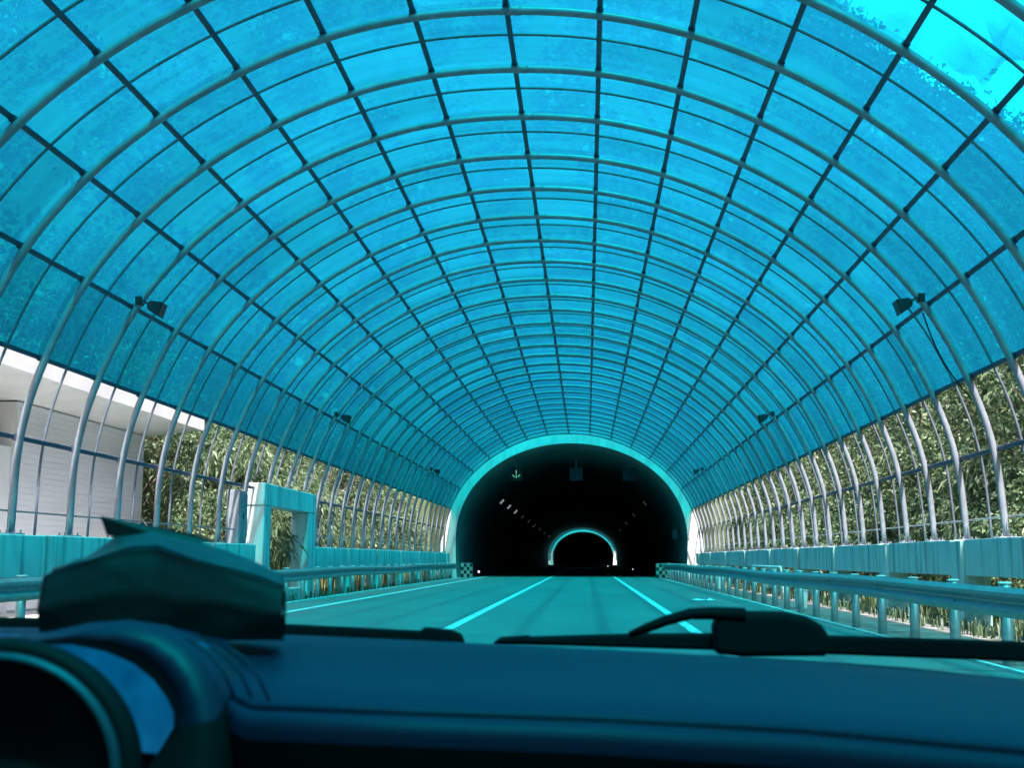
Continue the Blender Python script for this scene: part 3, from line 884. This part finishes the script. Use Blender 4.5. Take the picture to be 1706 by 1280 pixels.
def tree_proto(kind, h, spread, leaf, aspect, n_clump, n_per, mat, droop, trunk_r, base=0.15):
    """returns (trunk mesh, crown mesh)"""
    b = B()
    lean = random.uniform(-0.35, 0.35)
    tp = [(lean * (u ** 1.5) + 0.06 * math.sin(u * 7 + kind), 0.08 * math.sin(u * 5 + 2 * kind), h * 0.88 * u) for u in np.linspace(0, 1, 8)]
    b.tube([(0, 0, -0.4)] + tp[0:], [trunk_r * 1.3] + [trunk_r * (1 - 0.8 * u) for u in np.linspace(0, 1, 8)], 8)
    cen, rad = [], []
    for j in range(n_clump):
        u = base + (1 - base) * (j + random.random()) / n_clump
        az = random.random() * 2 * math.pi
        prof = math.sin(math.pi * min(1, (u - base * 0.6) / (1.06 - base * 0.6)) ** 0.8)
        rr = spread * (0.25 + 0.75 * prof) * (0.3 + 0.7 * math.sqrt(random.random()))
        k = min(int(u * 7), 7)
        c = (tp[k][0] + rr * math.cos(az), tp[k][1] + rr * math.sin(az), h * u)
        cen.append(c); q = spread * random.uniform(0.22, 0.42); rad.append((q, q, q * 0.75))
        if j % 2 == 0:
            s0 = tp[max(0, k - 1)]
            m_ = [(s0[i] * 0.5 + c[i] * 0.5) + (0.12 if i == 2 else 0) for i in range(3)]
            b.tube([s0, m_, c], [trunk_r * 0.38, trunk_r * 0.24, trunk_r * 0.06], 5, cap=False)
    V, F = leaf_cloud(cen, rad, n_per, leaf, aspect, droop)
    tm = b.mesh("trunk", True); tm.materials.append(M_BARK)
    cm = qmesh("crown", V, F); cm.materials.append(mat)
    return tm, cm

PROTO = [
    ("broadleaf_tree", tree_proto(0, 8.2, 2.7, 0.14, 0.5, 46, 230, M_LEAF_A, 0.3, 0.16)),
    ("broadleaf_tree", tree_proto(1, 7.0, 2.5, 0.115, 0.55, 46, 250, M_LEAF_B, 0.1, 0.14)),
    ("slender_tree", tree_proto(2, 9.5, 2.0, 0.125, 0.4, 44, 200, M_LEAF_C, 0.5, 0.12, 0.3)),
    ("shrub", tree_proto(3, 3.6, 1.8, 0.12, 0.5, 34, 190, M_LEAF_B, 0.2, 0.06, 0.05)),
    ("long_leaved_shrub", tree_proto(4, 4.6, 1.9, 0.27, 0.18, 34, 170, M_LEAF_B, 0.9, 0.08, 0.1)),
    ("shrub", tree_proto(5, 3.0, 1.7, 0.15, 0.45, 34, 150, M_LEAF_C, 0.4, 0.05, 0.03)),
]
LABELS = {
    (0, 1): "leafy green tree in the dense stand behind the right ribs", (1, 1): "olive-green tree in the dense stand behind the right ribs", (2, 1): "tall slender dark tree behind the right ribs",
    (3, 1): "pale olive shrub low behind the right parapet", (4, 1): "long-leaved drooping shrub behind the right parapet", (5, 1): "dark bushy shrub low behind the right parapet",
    (0, -1): "leafy green tree in the stand behind the left ribs", (1, -1): "olive-green sunlit tree behind the left ribs", (2, -1): "tall slender dark tree behind the left ribs",
    (3, -1): "pale olive shrub low behind the left parapet", (4, -1): "long-leaved drooping shrub beyond the left ribs", (5, -1): "dark bushy shrub low behind the left parapet"}
def plant(k, x, y, s, side):
    name, (tm, cm) = PROTO[k]
    root = empty(name, (x, y, terrain(x, y) - 0.05))
    root.scale = (s, s, s * random.uniform(0.9, 1.1)); root.rotation_euler = (0, 0, random.random() * 6.28)
    zone = " at the near end" if y < 24 else (" midway along" if y < 46 else " towards the tunnel mouth")
    tag(root, LABELS[k, side] + zone, "shrub" if "shrub" in name else "tree", "vegetation behind the " + ("right" if side > 0 else "left") + " canopy ribs")
    put("trunk", tm, None, root); put("crown", cm, None, root)

y = 11.0
while y < 78:
    plant(random.choice((0, 1, 2, 0, 2)), 11.2 + random.uniform(-0.6, 1.2), y, random.uniform(0.8, 1.05), 1)
    plant(random.choice((0, 1, 2)), 15.2 + random.uniform(-1, 1.4), y + 1.6, random.uniform(0.95, 1.25), 1)
    plant(random.choice((3, 5, 4, 5)), 10.2 + random.uniform(-0.2, 0.5), y + random.uniform(0, 2), random.uniform(0.75, 1.1), 1)
    y += 3.1
y = 37.5
while y < 78:
    plant(random.choice((0, 1, 2, 1)), -11.6 - random.uniform(-0.5, 1.0), y, random.uniform(0.8, 1.05), -1)
    plant(random.choice((0, 1, 2)), -16.0 - random.uniform(-1, 1.4), y + 1.5, random.uniform(1.0, 1.3), -1)
    plant(random.choice((3, 4, 5, 4)), -10.2 - random.uniform(-0.2, 0.5), y + random.uniform(0, 2), random.uniform(0.75, 1.1), -1)
    y += 3.1
for (k, x, y, s) in ((4, -9.7, 36.6, 1.0), (3, -9.4, 34.2, 0.8), (4, -10.4, 39.0, 1.15), (1, -13.0, 38.2, 1.0), (5, -9.2, 30.2, 0.5), (1, -19.5, 41.0, 1.25), (0, -22, 34, 1.3), (0, -20.5, 24.0, 1.1), (1, -19.5, 19.0, 1.1)):
    plant(k, x, y, s, -1)

# far woods on the slopes: one mass
pts = []
tries = 0
while len(pts) < 2600 and tries < 20000:
    tries += 1
    if random.random() < 0.75: x, y = random.uniform(-150, 130), random.uniform(84, 178)
    else: x, y = random.choice((-1, 1)) * random.uniform(20, 90), random.uniform(-10, 90)
    z = terrain(x, y)
    if z < 0.2 or (abs(x) < 13 and y < 86): continue
    pts.append((x, y, z))
pts = np.array(pts)
cen = []; rad = []
for p in pts:
    s = random.uniform(1.4, 3.0)
    for q in range(3):
        cen.append((p[0] + random.uniform(-1, 1) * s * 0.6, p[1] + random.uniform(-1, 1) * s * 0.6, p[2] + s * random.uniform(0.7, 1.7)))
        rad.append((s * 0.75, s * 0.75, s * 0.7))
V, F = leaf_cloud(cen, rad, 30, 0.72, 0.6, 0.2)
woods = put("far_woods", qmesh("far_woods", V, F), M_LEAF_F)
tag(woods, "dense green woods covering the slopes beyond the canopy", "woods", kind="stuff")

# white clouds added behind the right hill shoulder to brighten that sky patch
def added_cloud_bank():
    import bmesh
    bm = bmesh.new()
    for k in range(46):
        x = random.uniform(130, 620); y = 1050 + random.uniform(-60, 90); z = random.uniform(180, 640)
        r = random.uniform(55, 110)
        g = bmesh.ops.create_icosphere(bm, subdivisions=3, radius=r, matrix=Matrix.Translation((x, y, z)))
        for v in g["verts"]:
            d = v.co - Vector((x, y, z))
            n_ = math.sin(v.co.x * 0.06 + k) * math.sin(v.co.y * 0.07) * math.sin(v.co.z * 0.065 + 2 * k)
            v.co = Vector((x, y, z)) + d * (1 + 0.16 * n_)
    me = bpy.data.meshes.new("added_cloud"); bm.to_mesh(me); bm.free()
    me.polygons.foreach_set("use_smooth", [True] * len(me.polygons))
    return me
tag(put("added_cloud", added_cloud_bank(), plain("cloud_white", (0.9, 0.9, 0.9), 1.0, 0, 0.0)), kind="structure")

# tall grass by the doorway and along the verges
def grass_patch(name, boxes, label, hgt, mat):
    P = []
    for (x0, x1, y0, y1, n) in boxes:
        P.append(np.stack([RNG.uniform(x0, x1, n), RNG.uniform(y0, y1, n)], 1))
    P = np.concatenate(P); N = len(P)
    h = hgt * RNG.uniform(0.45, 1.15, N); az = RNG.uniform(0, 2 * np.pi, N); bend = RNG.uniform(0.15, 0.75, N)
    dx, dy = np.cos(az), np.sin(az); w = 0.012 + 0.010 * RNG.random(N)
    z0 = np.full(N, -0.12)
    A = np.stack([P[:, 0] - dy * w, P[:, 1] + dx * w, z0], 1); Bq = np.stack([P[:, 0] + dy * w, P[:, 1] - dx * w, z0], 1)
    m0 = np.stack([P[:, 0] + dx * h * bend * .3 - dy * w * .8, P[:, 1] + dy * h * bend * .3 + dx * w * .8, h * .65], 1)
    m1 = np.stack([P[:, 0] + dx * h * bend * .3 + dy * w * .8, P[:, 1] + dy * h * bend * .3 - dx * w * .8, h * .65], 1)
    t0 = np.stack([P[:, 0] + dx * h * bend, P[:, 1] + dy * h * bend, h * (1 - bend * .25)], 1)
    V = np.concatenate([A, Bq, m1, m0, t0, t0 + [0.004, 0, 0.004]])
    i = np.arange(N)
    F = np.concatenate([np.stack([i, i + N, i + 2 * N, i + 3 * N], 1), np.stack([i + 3 * N, i + 2 * N, i + 5 * N, i + 4 * N], 1)])
    o = put(name, qmesh(name, V, F), mat); tag(o, label, "grass", kind="stuff")
M_GRASS = leaf_mat("grass_blades", (0.045, 0.08, 0.03), (0.12, 0.155, 0.06), (0.33, 0.33, 0.18), scale=0.8)
grass_patch("tall_grass", ((-11.5, -8.0, 33, 46, 4200), (-9.3, -8.0, 46, 77, 2600)), "tall pale green grass beyond the left doorway and parapet", 1.25, M_GRASS)
grass_patch("verge_grass", ((6.9, 7.5, 14, 76, 1500), (8.1, 9.6, 12, 76, 4200), (-7.35, -7.1, 34, 76, 400)), "low grass and weeds behind the right guardrail", 0.2, M_LEAF_C)

# ------------------------------------------------------------------ the car we sit in
CAR = Vector((0.95, 0.0, 0.0))
car = empty("car_interior", CAR); tag(car, "dark dashboard and front of the car the picture is taken from", "car")
def cpt(p): return (p[0] - CAR.x, p[1] - CAR.y, p[2] - CAR.z)
M_DASH = noisy("dash_vinyl", (0.005, 0.0058, 0.022), (0.007, 0.008, 0.029), scale=300, rough=0.55, spec=0.35, bump=0.06, bscale=900)
M_DASHLOW = plain("dash_lower", (0.005, 0.005, 0.006), 0.7, 0, 0.12)
M_PANEL_GLOW, _nt, _nd, _lk, _p = nodes("panel_glow")      # instrument panel with an added blue glow, too dark without it
_v = coords(_nd, _lk, (1, 1, 1), "World"); _n = _nd.new("ShaderNodeTexNoise"); _n.inputs["Scale"].default_value = 26; _n.inputs["Detail"].default_value = 5
_r = ramp(_nd, [(0.35, (0.0, 0.035, 0.095)), (0.7, (0.0, 0.075, 0.17))])
_lk.new(_v, _n.inputs["Vector"]); _lk.new(_n.outputs[0], _r.inputs[0]); _lk.new(_r.outputs[0], _p.inputs["Emission Color"])
_p.inputs["Base Color"].default_value = (0.02, 0.02, 0.025, 1); _p.inputs["Emission Strength"].default_value = 0.55; _p.inputs["Roughness"].default_value = 0.25
DASH_FAR = [(0.2801, 1.3, 1.0613), (0.3769, 1.3, 1.0581), (0.5297, 1.3, 1.0564), (0.6773, 1.3, 1.0523), (0.8181, 1.29, 1.0477), (0.9991, 1.24, 1.0439), (1.1744, 1.16, 1.0406), (1.3341, 1.05, 1.0357), (1.3949, 0.98, 1.0348), (1.55, 0.90, 1.032)]
DASH_NEAR = [(0.5009, 0.9, 1.0358), (0.5674, 0.9, 1.0342), (0.6759, 0.89, 1.0341), (0.7556, 0.88, 1.0325), (0.8749, 0.86, 1.0318), (0.9949, 0.84, 1.0313), (1.1152, 0.8, 1.0306), (1.2233, 0.72, 1.0309), (1.2679, 0.68, 1.0305), (1.45, 0.60, 1.030)]
DASH_FAR = [(-0.2, 1.28, 1.055)] + DASH_FAR
DASH_NEAR = [(-0.1, 1.14, 1.052), (0.34, 1.14, 1.053), (0.44, 1.14, 1.053), (0.60, 1.12, 1.05)] + DASH_NEAR[3:]
rows = []
for u, dz in ((-0.12, -0.05), (-0.03, -0.008), (0.0, 0.0), (0.3, 0.004), (0.6, 0.005), (0.85, 0.003), (1.0, 0.0)):
    rows.append([cpt((a[0] * (1 - u) + b_[0] * u, a[1] * (1 - u) + b_[1] * u, a[2] * (1 - u) + b_[2] * u + dz)) for a, b_ in zip(DASH_FAR, DASH_NEAR)])
def below(dy, dz): return [cpt((p[0], p[1] + dy, p[2] + dz)) for p in DASH_NEAR]
rows += [below(-0.004, -0.002), below(-0.005, -0.0045), below(-0.003, -0.0055), below(-0.009, -0.0062), below(-0.0145, -0.0078), below(-0.0175, -0.011), below(-0.0185, -0.016), below(-0.0175, -0.024)]
dp = put("dash_pad", B().loft(rows).mesh("dash_pad", True), M_DASH, car)
lowr = [below(-0.0175, -0.024), below(-0.014, -0.034), below(-0.002, -0.07), below(0.02, -0.12), below(0.06, -0.3), below(0.06, -0.55)]
put("dash_face", B().loft(lowr).mesh("dash_face", True), M_DASHLOW, car)
HOOD_BACK = [(0.473, 1.12, 1.0575), (0.5027, 1.14, 1.0607), (0.5318, 1.15, 1.0684), (0.5681, 1.15, 1.0724), (0.6079, 1.14, 1.0704), (0.6419, 1.12, 1.0658), (0.678, 1.08, 1.0612), (0.7079, 1.02, 1.0489), (0.7242, 0.98, 1.034), (0.7353, 0.95, 1.0108), (0.7436, 0.93, 0.9585)]
HOOD_OUT = [(0.5742, 0.9, 1.0684), (0.6133, 0.88, 1.0749), (0.6428, 0.87, 1.0805), (0.674, 0.86, 1.0817), (0.6952, 0.86, 1.0765), (0.7114, 0.86, 1.067), (0.7231, 0.86, 1.0535), (0.7311, 0.86, 1.0376), (0.7358, 0.86, 1.0219), (0.7388, 0.86, 1.0062), (0.7416, 0.86, 0.9711)]
HOOD_IN = [(0.5471, 0.92, 1.0634), (0.5918, 0.9, 1.0702), (0.6223, 0.89, 1.071), (0.6524, 0.88, 1.0664), (0.672, 0.88, 1.0579), (0.6866, 0.88, 1.0466), (0.6964, 0.88, 1.0341), (0.7015, 0.88, 1.0231), (0.7015, 0.88, 1.0139), (0.6967, 0.88, 1.0049), (0.6797, 0.88, 0.9787)]
HOOD_DEEP = [(0.4801, 1.06, 1.0548), (0.5216, 1.06, 1.0575), (0.5528, 1.06, 1.0567), (0.5815, 1.06, 1.0509), (0.6051, 1.06, 1.0412), (0.6226, 1.06, 1.028), (0.6344, 1.06, 1.0134), (0.641, 1.06, 1.0013), (0.641, 1.06, 0.9901), (0.6343, 1.06, 0.9793), (0.6143, 1.06, 0.9477)]
ext = lambda L, p: [p] + L
HOOD_BACK = ext(HOOD_BACK, (0.10, 1.10, 1.05)); HOOD_OUT = ext(HOOD_OUT, (0.25, 0.92, 1.06)); HOOD_IN = ext(HOOD_IN, (0.25, 0.93, 1.05)); HOOD_DEEP = ext(HOOD_DEEP, (0.2, 1.06, 1.04))
mid = [tuple((a[i] + b_[i]) / 2 + (0.004 if i == 2 else 0) for i in range(3)) for a, b_ in zip(HOOD_BACK, HOOD_OUT)]
lip = [tuple((a[i] + b_[i]) / 2 + (-0.012 if i == 1 else 0) for i in range(3)) for a, b_ in zip(HOOD_OUT, HOOD_IN)]
ih = put("instrument_hood", B().loft([[cpt(p) for p in L[:10]] for L in (HOOD_BACK, mid, HOOD_OUT, lip, HOOD_IN)]).mesh("instrument_hood", True), M_DASH, car)
put("hood_skirt", B().loft([[cpt(p) for p in L[9:]] for L in (HOOD_BACK, mid, HOOD_OUT, lip, HOOD_IN)]).mesh("hood_skirt", True), M_DASHLOW, ih)
put("hood_lining", B().loft([[cpt(p) for p in L] for L in (HOOD_IN, HOOD_DEEP)]).mesh("hood_lining", True), M_DASHLOW, ih)
for d in (0.012, 0.024, 0.036):   # moulded seams beside the hood
    seam = [(p[0] + d, p[1] + 0.02, p[2] - 0.001 - d * 0.1) for p in HOOD_OUT[5:9]]
    put("seam", B().tube([cpt(p) for p in seam], 0.0011, 6).mesh("seam", True), M_DASH, ih)
put("cluster_back", B().cbox(-0.65, -0.19, 1.075, 1.09, 0.5, 1.045, 0.003).mesh("cluster_back"), M_DASHLOW, car)
ipn = put("glowing_panel", B().add([cpt((x_, 1.0 - 0.494 * (x_ - 0.60) + 0.333 * (z_ - 1.03), z_)) for x_, z_ in ((0.30, 0.985), (0.70, 0.985), (0.70, 1.066), (0.30, 1.066))], [(0, 1, 2, 3)]).mesh("glowing_panel"), M_PANEL_GLOW, car)
gc = Vector(cpt((0.6112, 0.80, 0.9931))); GR = 0.083
def ring_pts(r, y, n=48): return [(gc.x + r * math.cos(2 * math.pi * k / n), gc.y + y, gc.z + r * 0.93 * math.sin(2 * math.pi * k / n)) for k in range(n)]
gp = put("gauge_pod", B().loft([ring_pts(0.090, 0.022), ring_pts(0.0925, 0.01), ring_pts(0.0895, 0.0), ring_pts(0.083, 0.002)], closed=True).mesh("gauge_pod", True), M_DASHLOW, car)
put("bezel", B().loft([ring_pts(0.083, 0.002), ring_pts(0.0805, -0.004), ring_pts(0.077, -0.002), ring_pts(0.0755, 0.006)], closed=True).mesh("bezel", True), plain("bezel_metal", (0.035, 0.045, 0.07), 0.5, 0.3, 0.4), gp)
put("dial", B().loft([ring_pts(0.0755, 0.006), ring_pts(0.07, 0.03), ring_pts(0.001, 0.03)], closed=True).mesh("dial", True), plain("dial_black", (0.008, 0.008, 0.01), 0.3, 0, 0.4), gp)

# shell round us: roof, rear, doors, floor, bonnet, pillars
M_TRIM = plain("cabin_trim", (0.05, 0.05, 0.05), 0.9)
M_BODY = plain("car_paint", (0.03, 0.03, 0.035), 0.3, 0.3, 0.5)
rings = []
for yv, zv in ((0.18, 1.43), (0.10, 1.46), (-0.5, 1.50), (-1.3, 1.47), (-1.9, 1.36)):
    rings.append([(xx, yv, zv - 0.09 * (abs(xx) / 0.72) ** 3) for xx in np.linspace(-0.72, 0.72, 9)])
rf_ = put("roof_panel", B().loft(rings).mesh("roof_panel", True), M_TRIM, car)
sd = rf_.modifiers.new("thick", 'SOLIDIFY'); sd.thickness = 0.03
for s in (-1, 1):
    d = put("door", B().cbox(min(s * 0.78, s * 0.84), max(s * 0.78, s * 0.84), -1.2, 0.95, 0.25, 0.98, 0.02).mesh("door"), M_TRIM, car)
    put("front_pillar", B().tube([(s * 0.70, 0.16, 1.42), (s * 0.80, 0.95, 1.08), (s * 0.82, 1.4, 0.92)], 0.035, 8).mesh("front_pillar", True), M_TRIM, car)
    put("centre_pillar", B().tube([(s * 0.70, -0.5, 1.42), (s * 0.80, -0.5, 0.95)], 0.05, 8).mesh("centre_pillar", True), M_TRIM, car)
    put("front_seat", B().cbox(s * 0.38 - 0.25, s * 0.38 + 0.25, -0.95, -0.75, 0.45, 1.15, 0.06).cbox(s * 0.38 - 0.25, s * 0.38 + 0.25, -0.76, -0.2, 0.35, 0.55, 0.05).mesh("front_seat"), M_TRIM, car)
for s in (-1, 1):
    put("side_light_block", B().cbox(min(s * 0.72, s * 0.78), max(s * 0.72, s * 0.78), -1.9, -0.35, 0.9, 1.42, 0.02).mesh("side_light_block"), M_TRIM, car)  # out of view, added to keep side light off the dashboard front
put("floor_pan", B().cbox(-0.78, 0.78, -1.9, 1.3, 0.2, 0.25, 0.01).mesh("floor_pan"), M_TRIM, car)
put("rear_wall", B().cbox(-0.72, 0.72, -1.95, -1.88, 0.25, 1.38, 0.02).mesh("rear_wall"), M_TRIM, car)
put("firewall", B().cbox(-0.76, 0.76, 1.33, 1.36, 0.25, 0.99, 0.005).mesh("firewall"), M_TRIM, car)
rings = []
for yv, zv in ((1.45, 0.955), (1.7, 0.945), (2.1, 0.90), (2.45, 0.80), (2.55, 0.66), (2.56, 0.35)):
    rings.append([(xx, yv - 0.12 * (abs(xx) / 0.8) ** 2, zv - 0.10 * (abs(xx) / 0.8) ** 3) for xx in np.linspace(-0.8, 0.8, 11)])
put("bonnet", B().loft(rings).mesh("bonnet", True), M_BODY, car)
COWL = [(0.60, 1.5, 0.99), (0.9, 1.5, 1.005), (1.1264, 1.5, 1.0198), (1.2293, 1.5, 1.015), (1.3448, 1.5, 1.0077), (1.4828, 1.5, 0.9946), (1.5782, 1.5, 0.9853)]
put("cowl", B().loft([[cpt((p[0], 1.36, p[2] - 0.03)) for p in COWL], [cpt((p[0], 1.47, p[2] - 0.003)) for p in COWL], [cpt((p[0], 1.5, p[2])) for p in COWL], [cpt((p[0], 1.52, p[2] - 0.02)) for p in COWL], [cpt((p[0], 1.56, p[2] - 0.06)) for p in COWL]]).mesh("cowl", True), M_BLACK, car)

WL = [(0.4638, 1.62, 1.0492), (0.6007, 1.62, 1.046), (0.7747, 1.62, 1.0386), (0.7784, 1.62, 1.0432), (0.813, 1.62, 1.0403), (0.8268, 1.62, 1.0344), (0.8314, 1.62, 1.0217), (0.6012, 1.62, 1.0287), (0.4645, 1.62, 1.0325)]
wpl = put("wiper", B().slab([cpt(p) for p in ([(0.12, 1.62, 1.055)] + WL + [(0.12, 1.62, 1.037)])], 0.018).mesh("wiper"), M_BLACK, car); soften(wpl, 0.004, 2)
put("wiper_arm", B().tube([cpt((0.30, 1.60, 1.03)), cpt((0.42, 1.59, 1.052)), cpt((0.50, 1.59, 1.068)), cpt((0.545, 1.59, 1.075))], 0.006, 8).mesh("wiper_arm", True), M_BLACK, wpl)
WR = [(0.865, 1.62, 1.0227), (0.8756, 1.62, 1.0309), (0.9121, 1.62, 1.0334), (0.9151, 1.62, 1.0319), (1.0406, 1.62, 1.0363), (1.153, 1.62, 1.0376), (1.2939, 1.62, 1.0355), (1.5249, 1.62, 1.0294), (1.6646, 1.62, 1.0259), (1.663, 1.62, 1.0013), (1.5236, 1.62, 1.0047), (1.2932, 1.62, 1.012), (1.1377, 1.62, 1.0169)]
wpr = put("wiper", B().slab([cpt(p) for p in WR], 0.02).mesh("wiper"), M_BLACK, car); soften(wpr, 0.004, 2)
put("wiper_arm", B().tube([cpt(p) for p in ((1.0392, 1.6, 1.0365), (1.06, 1.59, 1.0455), (1.0835, 1.585, 1.0548), (1.1129, 1.585, 1.0630), (1.14, 1.585, 1.0640), (1.18, 1.585, 1.062))], [0.004, 0.006, 0.0065, 0.007, 0.008, 0.009], 8).mesh("wiper_arm", True), M_BLACK, wpr)
WB = [(1.1418, 1.58, 1.0478), (1.1494, 1.58, 1.0645), (1.1677, 1.58, 1.066), (1.2294, 1.58, 1.0656), (1.2546, 1.58, 1.0606), (1.2724, 1.58, 1.0506), (1.282, 1.58, 1.0378), (1.2821, 1.58, 1.0177), (1.2748, 1.58, 1.0127), (1.1773, 1.58, 1.0114), (1.1426, 1.58, 1.014)]
wb = put("pivot_cover", B().slab([cpt(p) for p in WB], 0.05).mesh("pivot_cover"), M_BLACK, wpr); soften(wb, 0.008, 3)

# soft tissue pack lying on the dashboard
BF = [(0.516, 1.08, 1.1144), (0.5401, 1.08, 1.1222), (0.5647, 1.08, 1.13), (0.5891, 1.085, 1.1363), (0.614, 1.09, 1.1374), (0.6452, 1.085, 1.1291), (0.6786, 1.08, 1.12), (0.705, 1.08, 1.1124), (0.7287, 1.08, 1.1059)]
BBk = [(0.4926, 1.17, 1.1188), (0.5112, 1.18, 1.1272), (0.5298, 1.19, 1.1442), (0.5345, 1.2, 1.1513), (0.5634, 1.21, 1.1532), (0.6083, 1.2, 1.1462), (0.6466, 1.19, 1.137), (0.6785, 1.18, 1.1247), (0.7041, 1.17, 1.1127)]
tb = empty("tissue_pack", (0.62, 1.12, 1.06)); tag(tb, "dark crumpled soft pack with a raised flap lying on the dashboard", "tissue pack")
def tpt(p): return (p[0] - 0.62, p[1] - 1.12, p[2] - 1.06)
zb = 1.0605
def shape_down(L, u, bulge): return [(p[0], p[1] + bulge * math.sin(u * math.pi), p[2] * (1 - u) + zb * u) for p in L]
ring_rows = [shape_down(BF, 1, 0), shape_down(BF, 0.75, -0.006), shape_down(BF, 0.5, -0.008), shape_down(BF, 0.2, -0.006), shape_down(BF, 0.04, -0.002), BF,
             [tuple(a[i] * 0.65 + b_[i] * 0.35 + (0.004 * math.sin(j * 2.1) if i == 2 else 0) for i in range(3)) for j, (a, b_) in enumerate(zip(BF, BBk))],
             [tuple(a[i] * 0.3 + b_[i] * 0.7 + (0.004 * math.sin(j * 1.7 + 1) if i == 2 else 0) for i in range(3)) for j, (a, b_) in enumerate(zip(BF, BBk))],
             BBk, shape_down(BBk, 0.3, 0.005), shape_down(BBk, 0.7, 0.004), shape_down(BBk, 1, 0)]
def resample(L, n):
    A = np.asarray(L, float); t = np.linspace(0, len(A) - 1, n)
    return np.stack([np.interp(t, np.arange(len(A)), A[:, i]) for i in range(3)], 1)
G = np.stack([resample(L, 41) for L in ring_rows])                      # rows x 41 x 3
G = np.stack([resample(G[:, j], 45) for j in range(41)], 1)
def wob(x, y, z): return (math.sin(x * 60 + 2 * math.sin(z * 50)) * math.sin(y * 60 + z * 45 + 1.2) + 0.35 * math.sin(x * 210 + z * 160) * math.sin(z * 130 - x * 60 + y * 90)) 
for a in range(G.shape[0]):
    for c in range(G.shape[1]):
        x_, y_, z_ = G[a, c]; w_ = 0.0012 * wob(x_, y_, z_) * min(1, (z_ - 1.06) / 0.02)
        G[a, c] += (0.4 * w_, w_, 0.8 * w_)
ring_rows = [[tuple(p) for p in row] for row in G]
M_PACK = noisy("pack_film", (0.006, 0.006, 0.006), (0.013, 0.013, 0.012), scale=12, rough=0.55, spec=0.3, bump=0.04, bscale=40)
bk = B().loft([[tpt(p) for p in L] for L in ring_rows])
tz = B().loft([[(q[0], q[1] - 0.0006, q[2] + 0.0012) for q in (tpt(p) for p in L)] for L in ring_rows[21:33]])
put("lit_top", tz.mesh("lit_top", True), noisy("lit_film", (0.030, 0.036, 0.034), (0.055, 0.062, 0.058), scale=14, rough=0.5, spec=0.35, bump=0.05, bscale=40), tb)  # paler copy over the pack top; light from above put into its colour
for j, s in ((0, 1), (40, -1)):
    loop = [tpt(L[j]) for L in ring_rows]
    bk.add(loop, [tuple(range(len(loop)))])
put("pack_body", fuse(bk.mesh("pack_body", True)), M_PACK, tb)
FL = [(0.5283, 1.19, 1.1511), (0.5215, 1.188, 1.1694), (0.5279, 1.2, 1.1657), (0.5665, 1.2, 1.1611), (0.608, 1.2, 1.1531), (0.6318, 1.2, 1.1451), (0.5999, 1.19, 1.1443)]
put("flap", B().slab([tpt(p) for p in FL], 0.004).mesh("flap"), M_PACK, tb)
put("side_label", B().add([tpt((0.7292, 1.083, 1.064)), tpt((0.7292, 1.083, 1.1)), tpt((0.715, 1.13, 1.104)), tpt((0.715, 1.13, 1.064))], [(0, 1, 2, 3)]).mesh("side_label"), M_WHITE, tb)
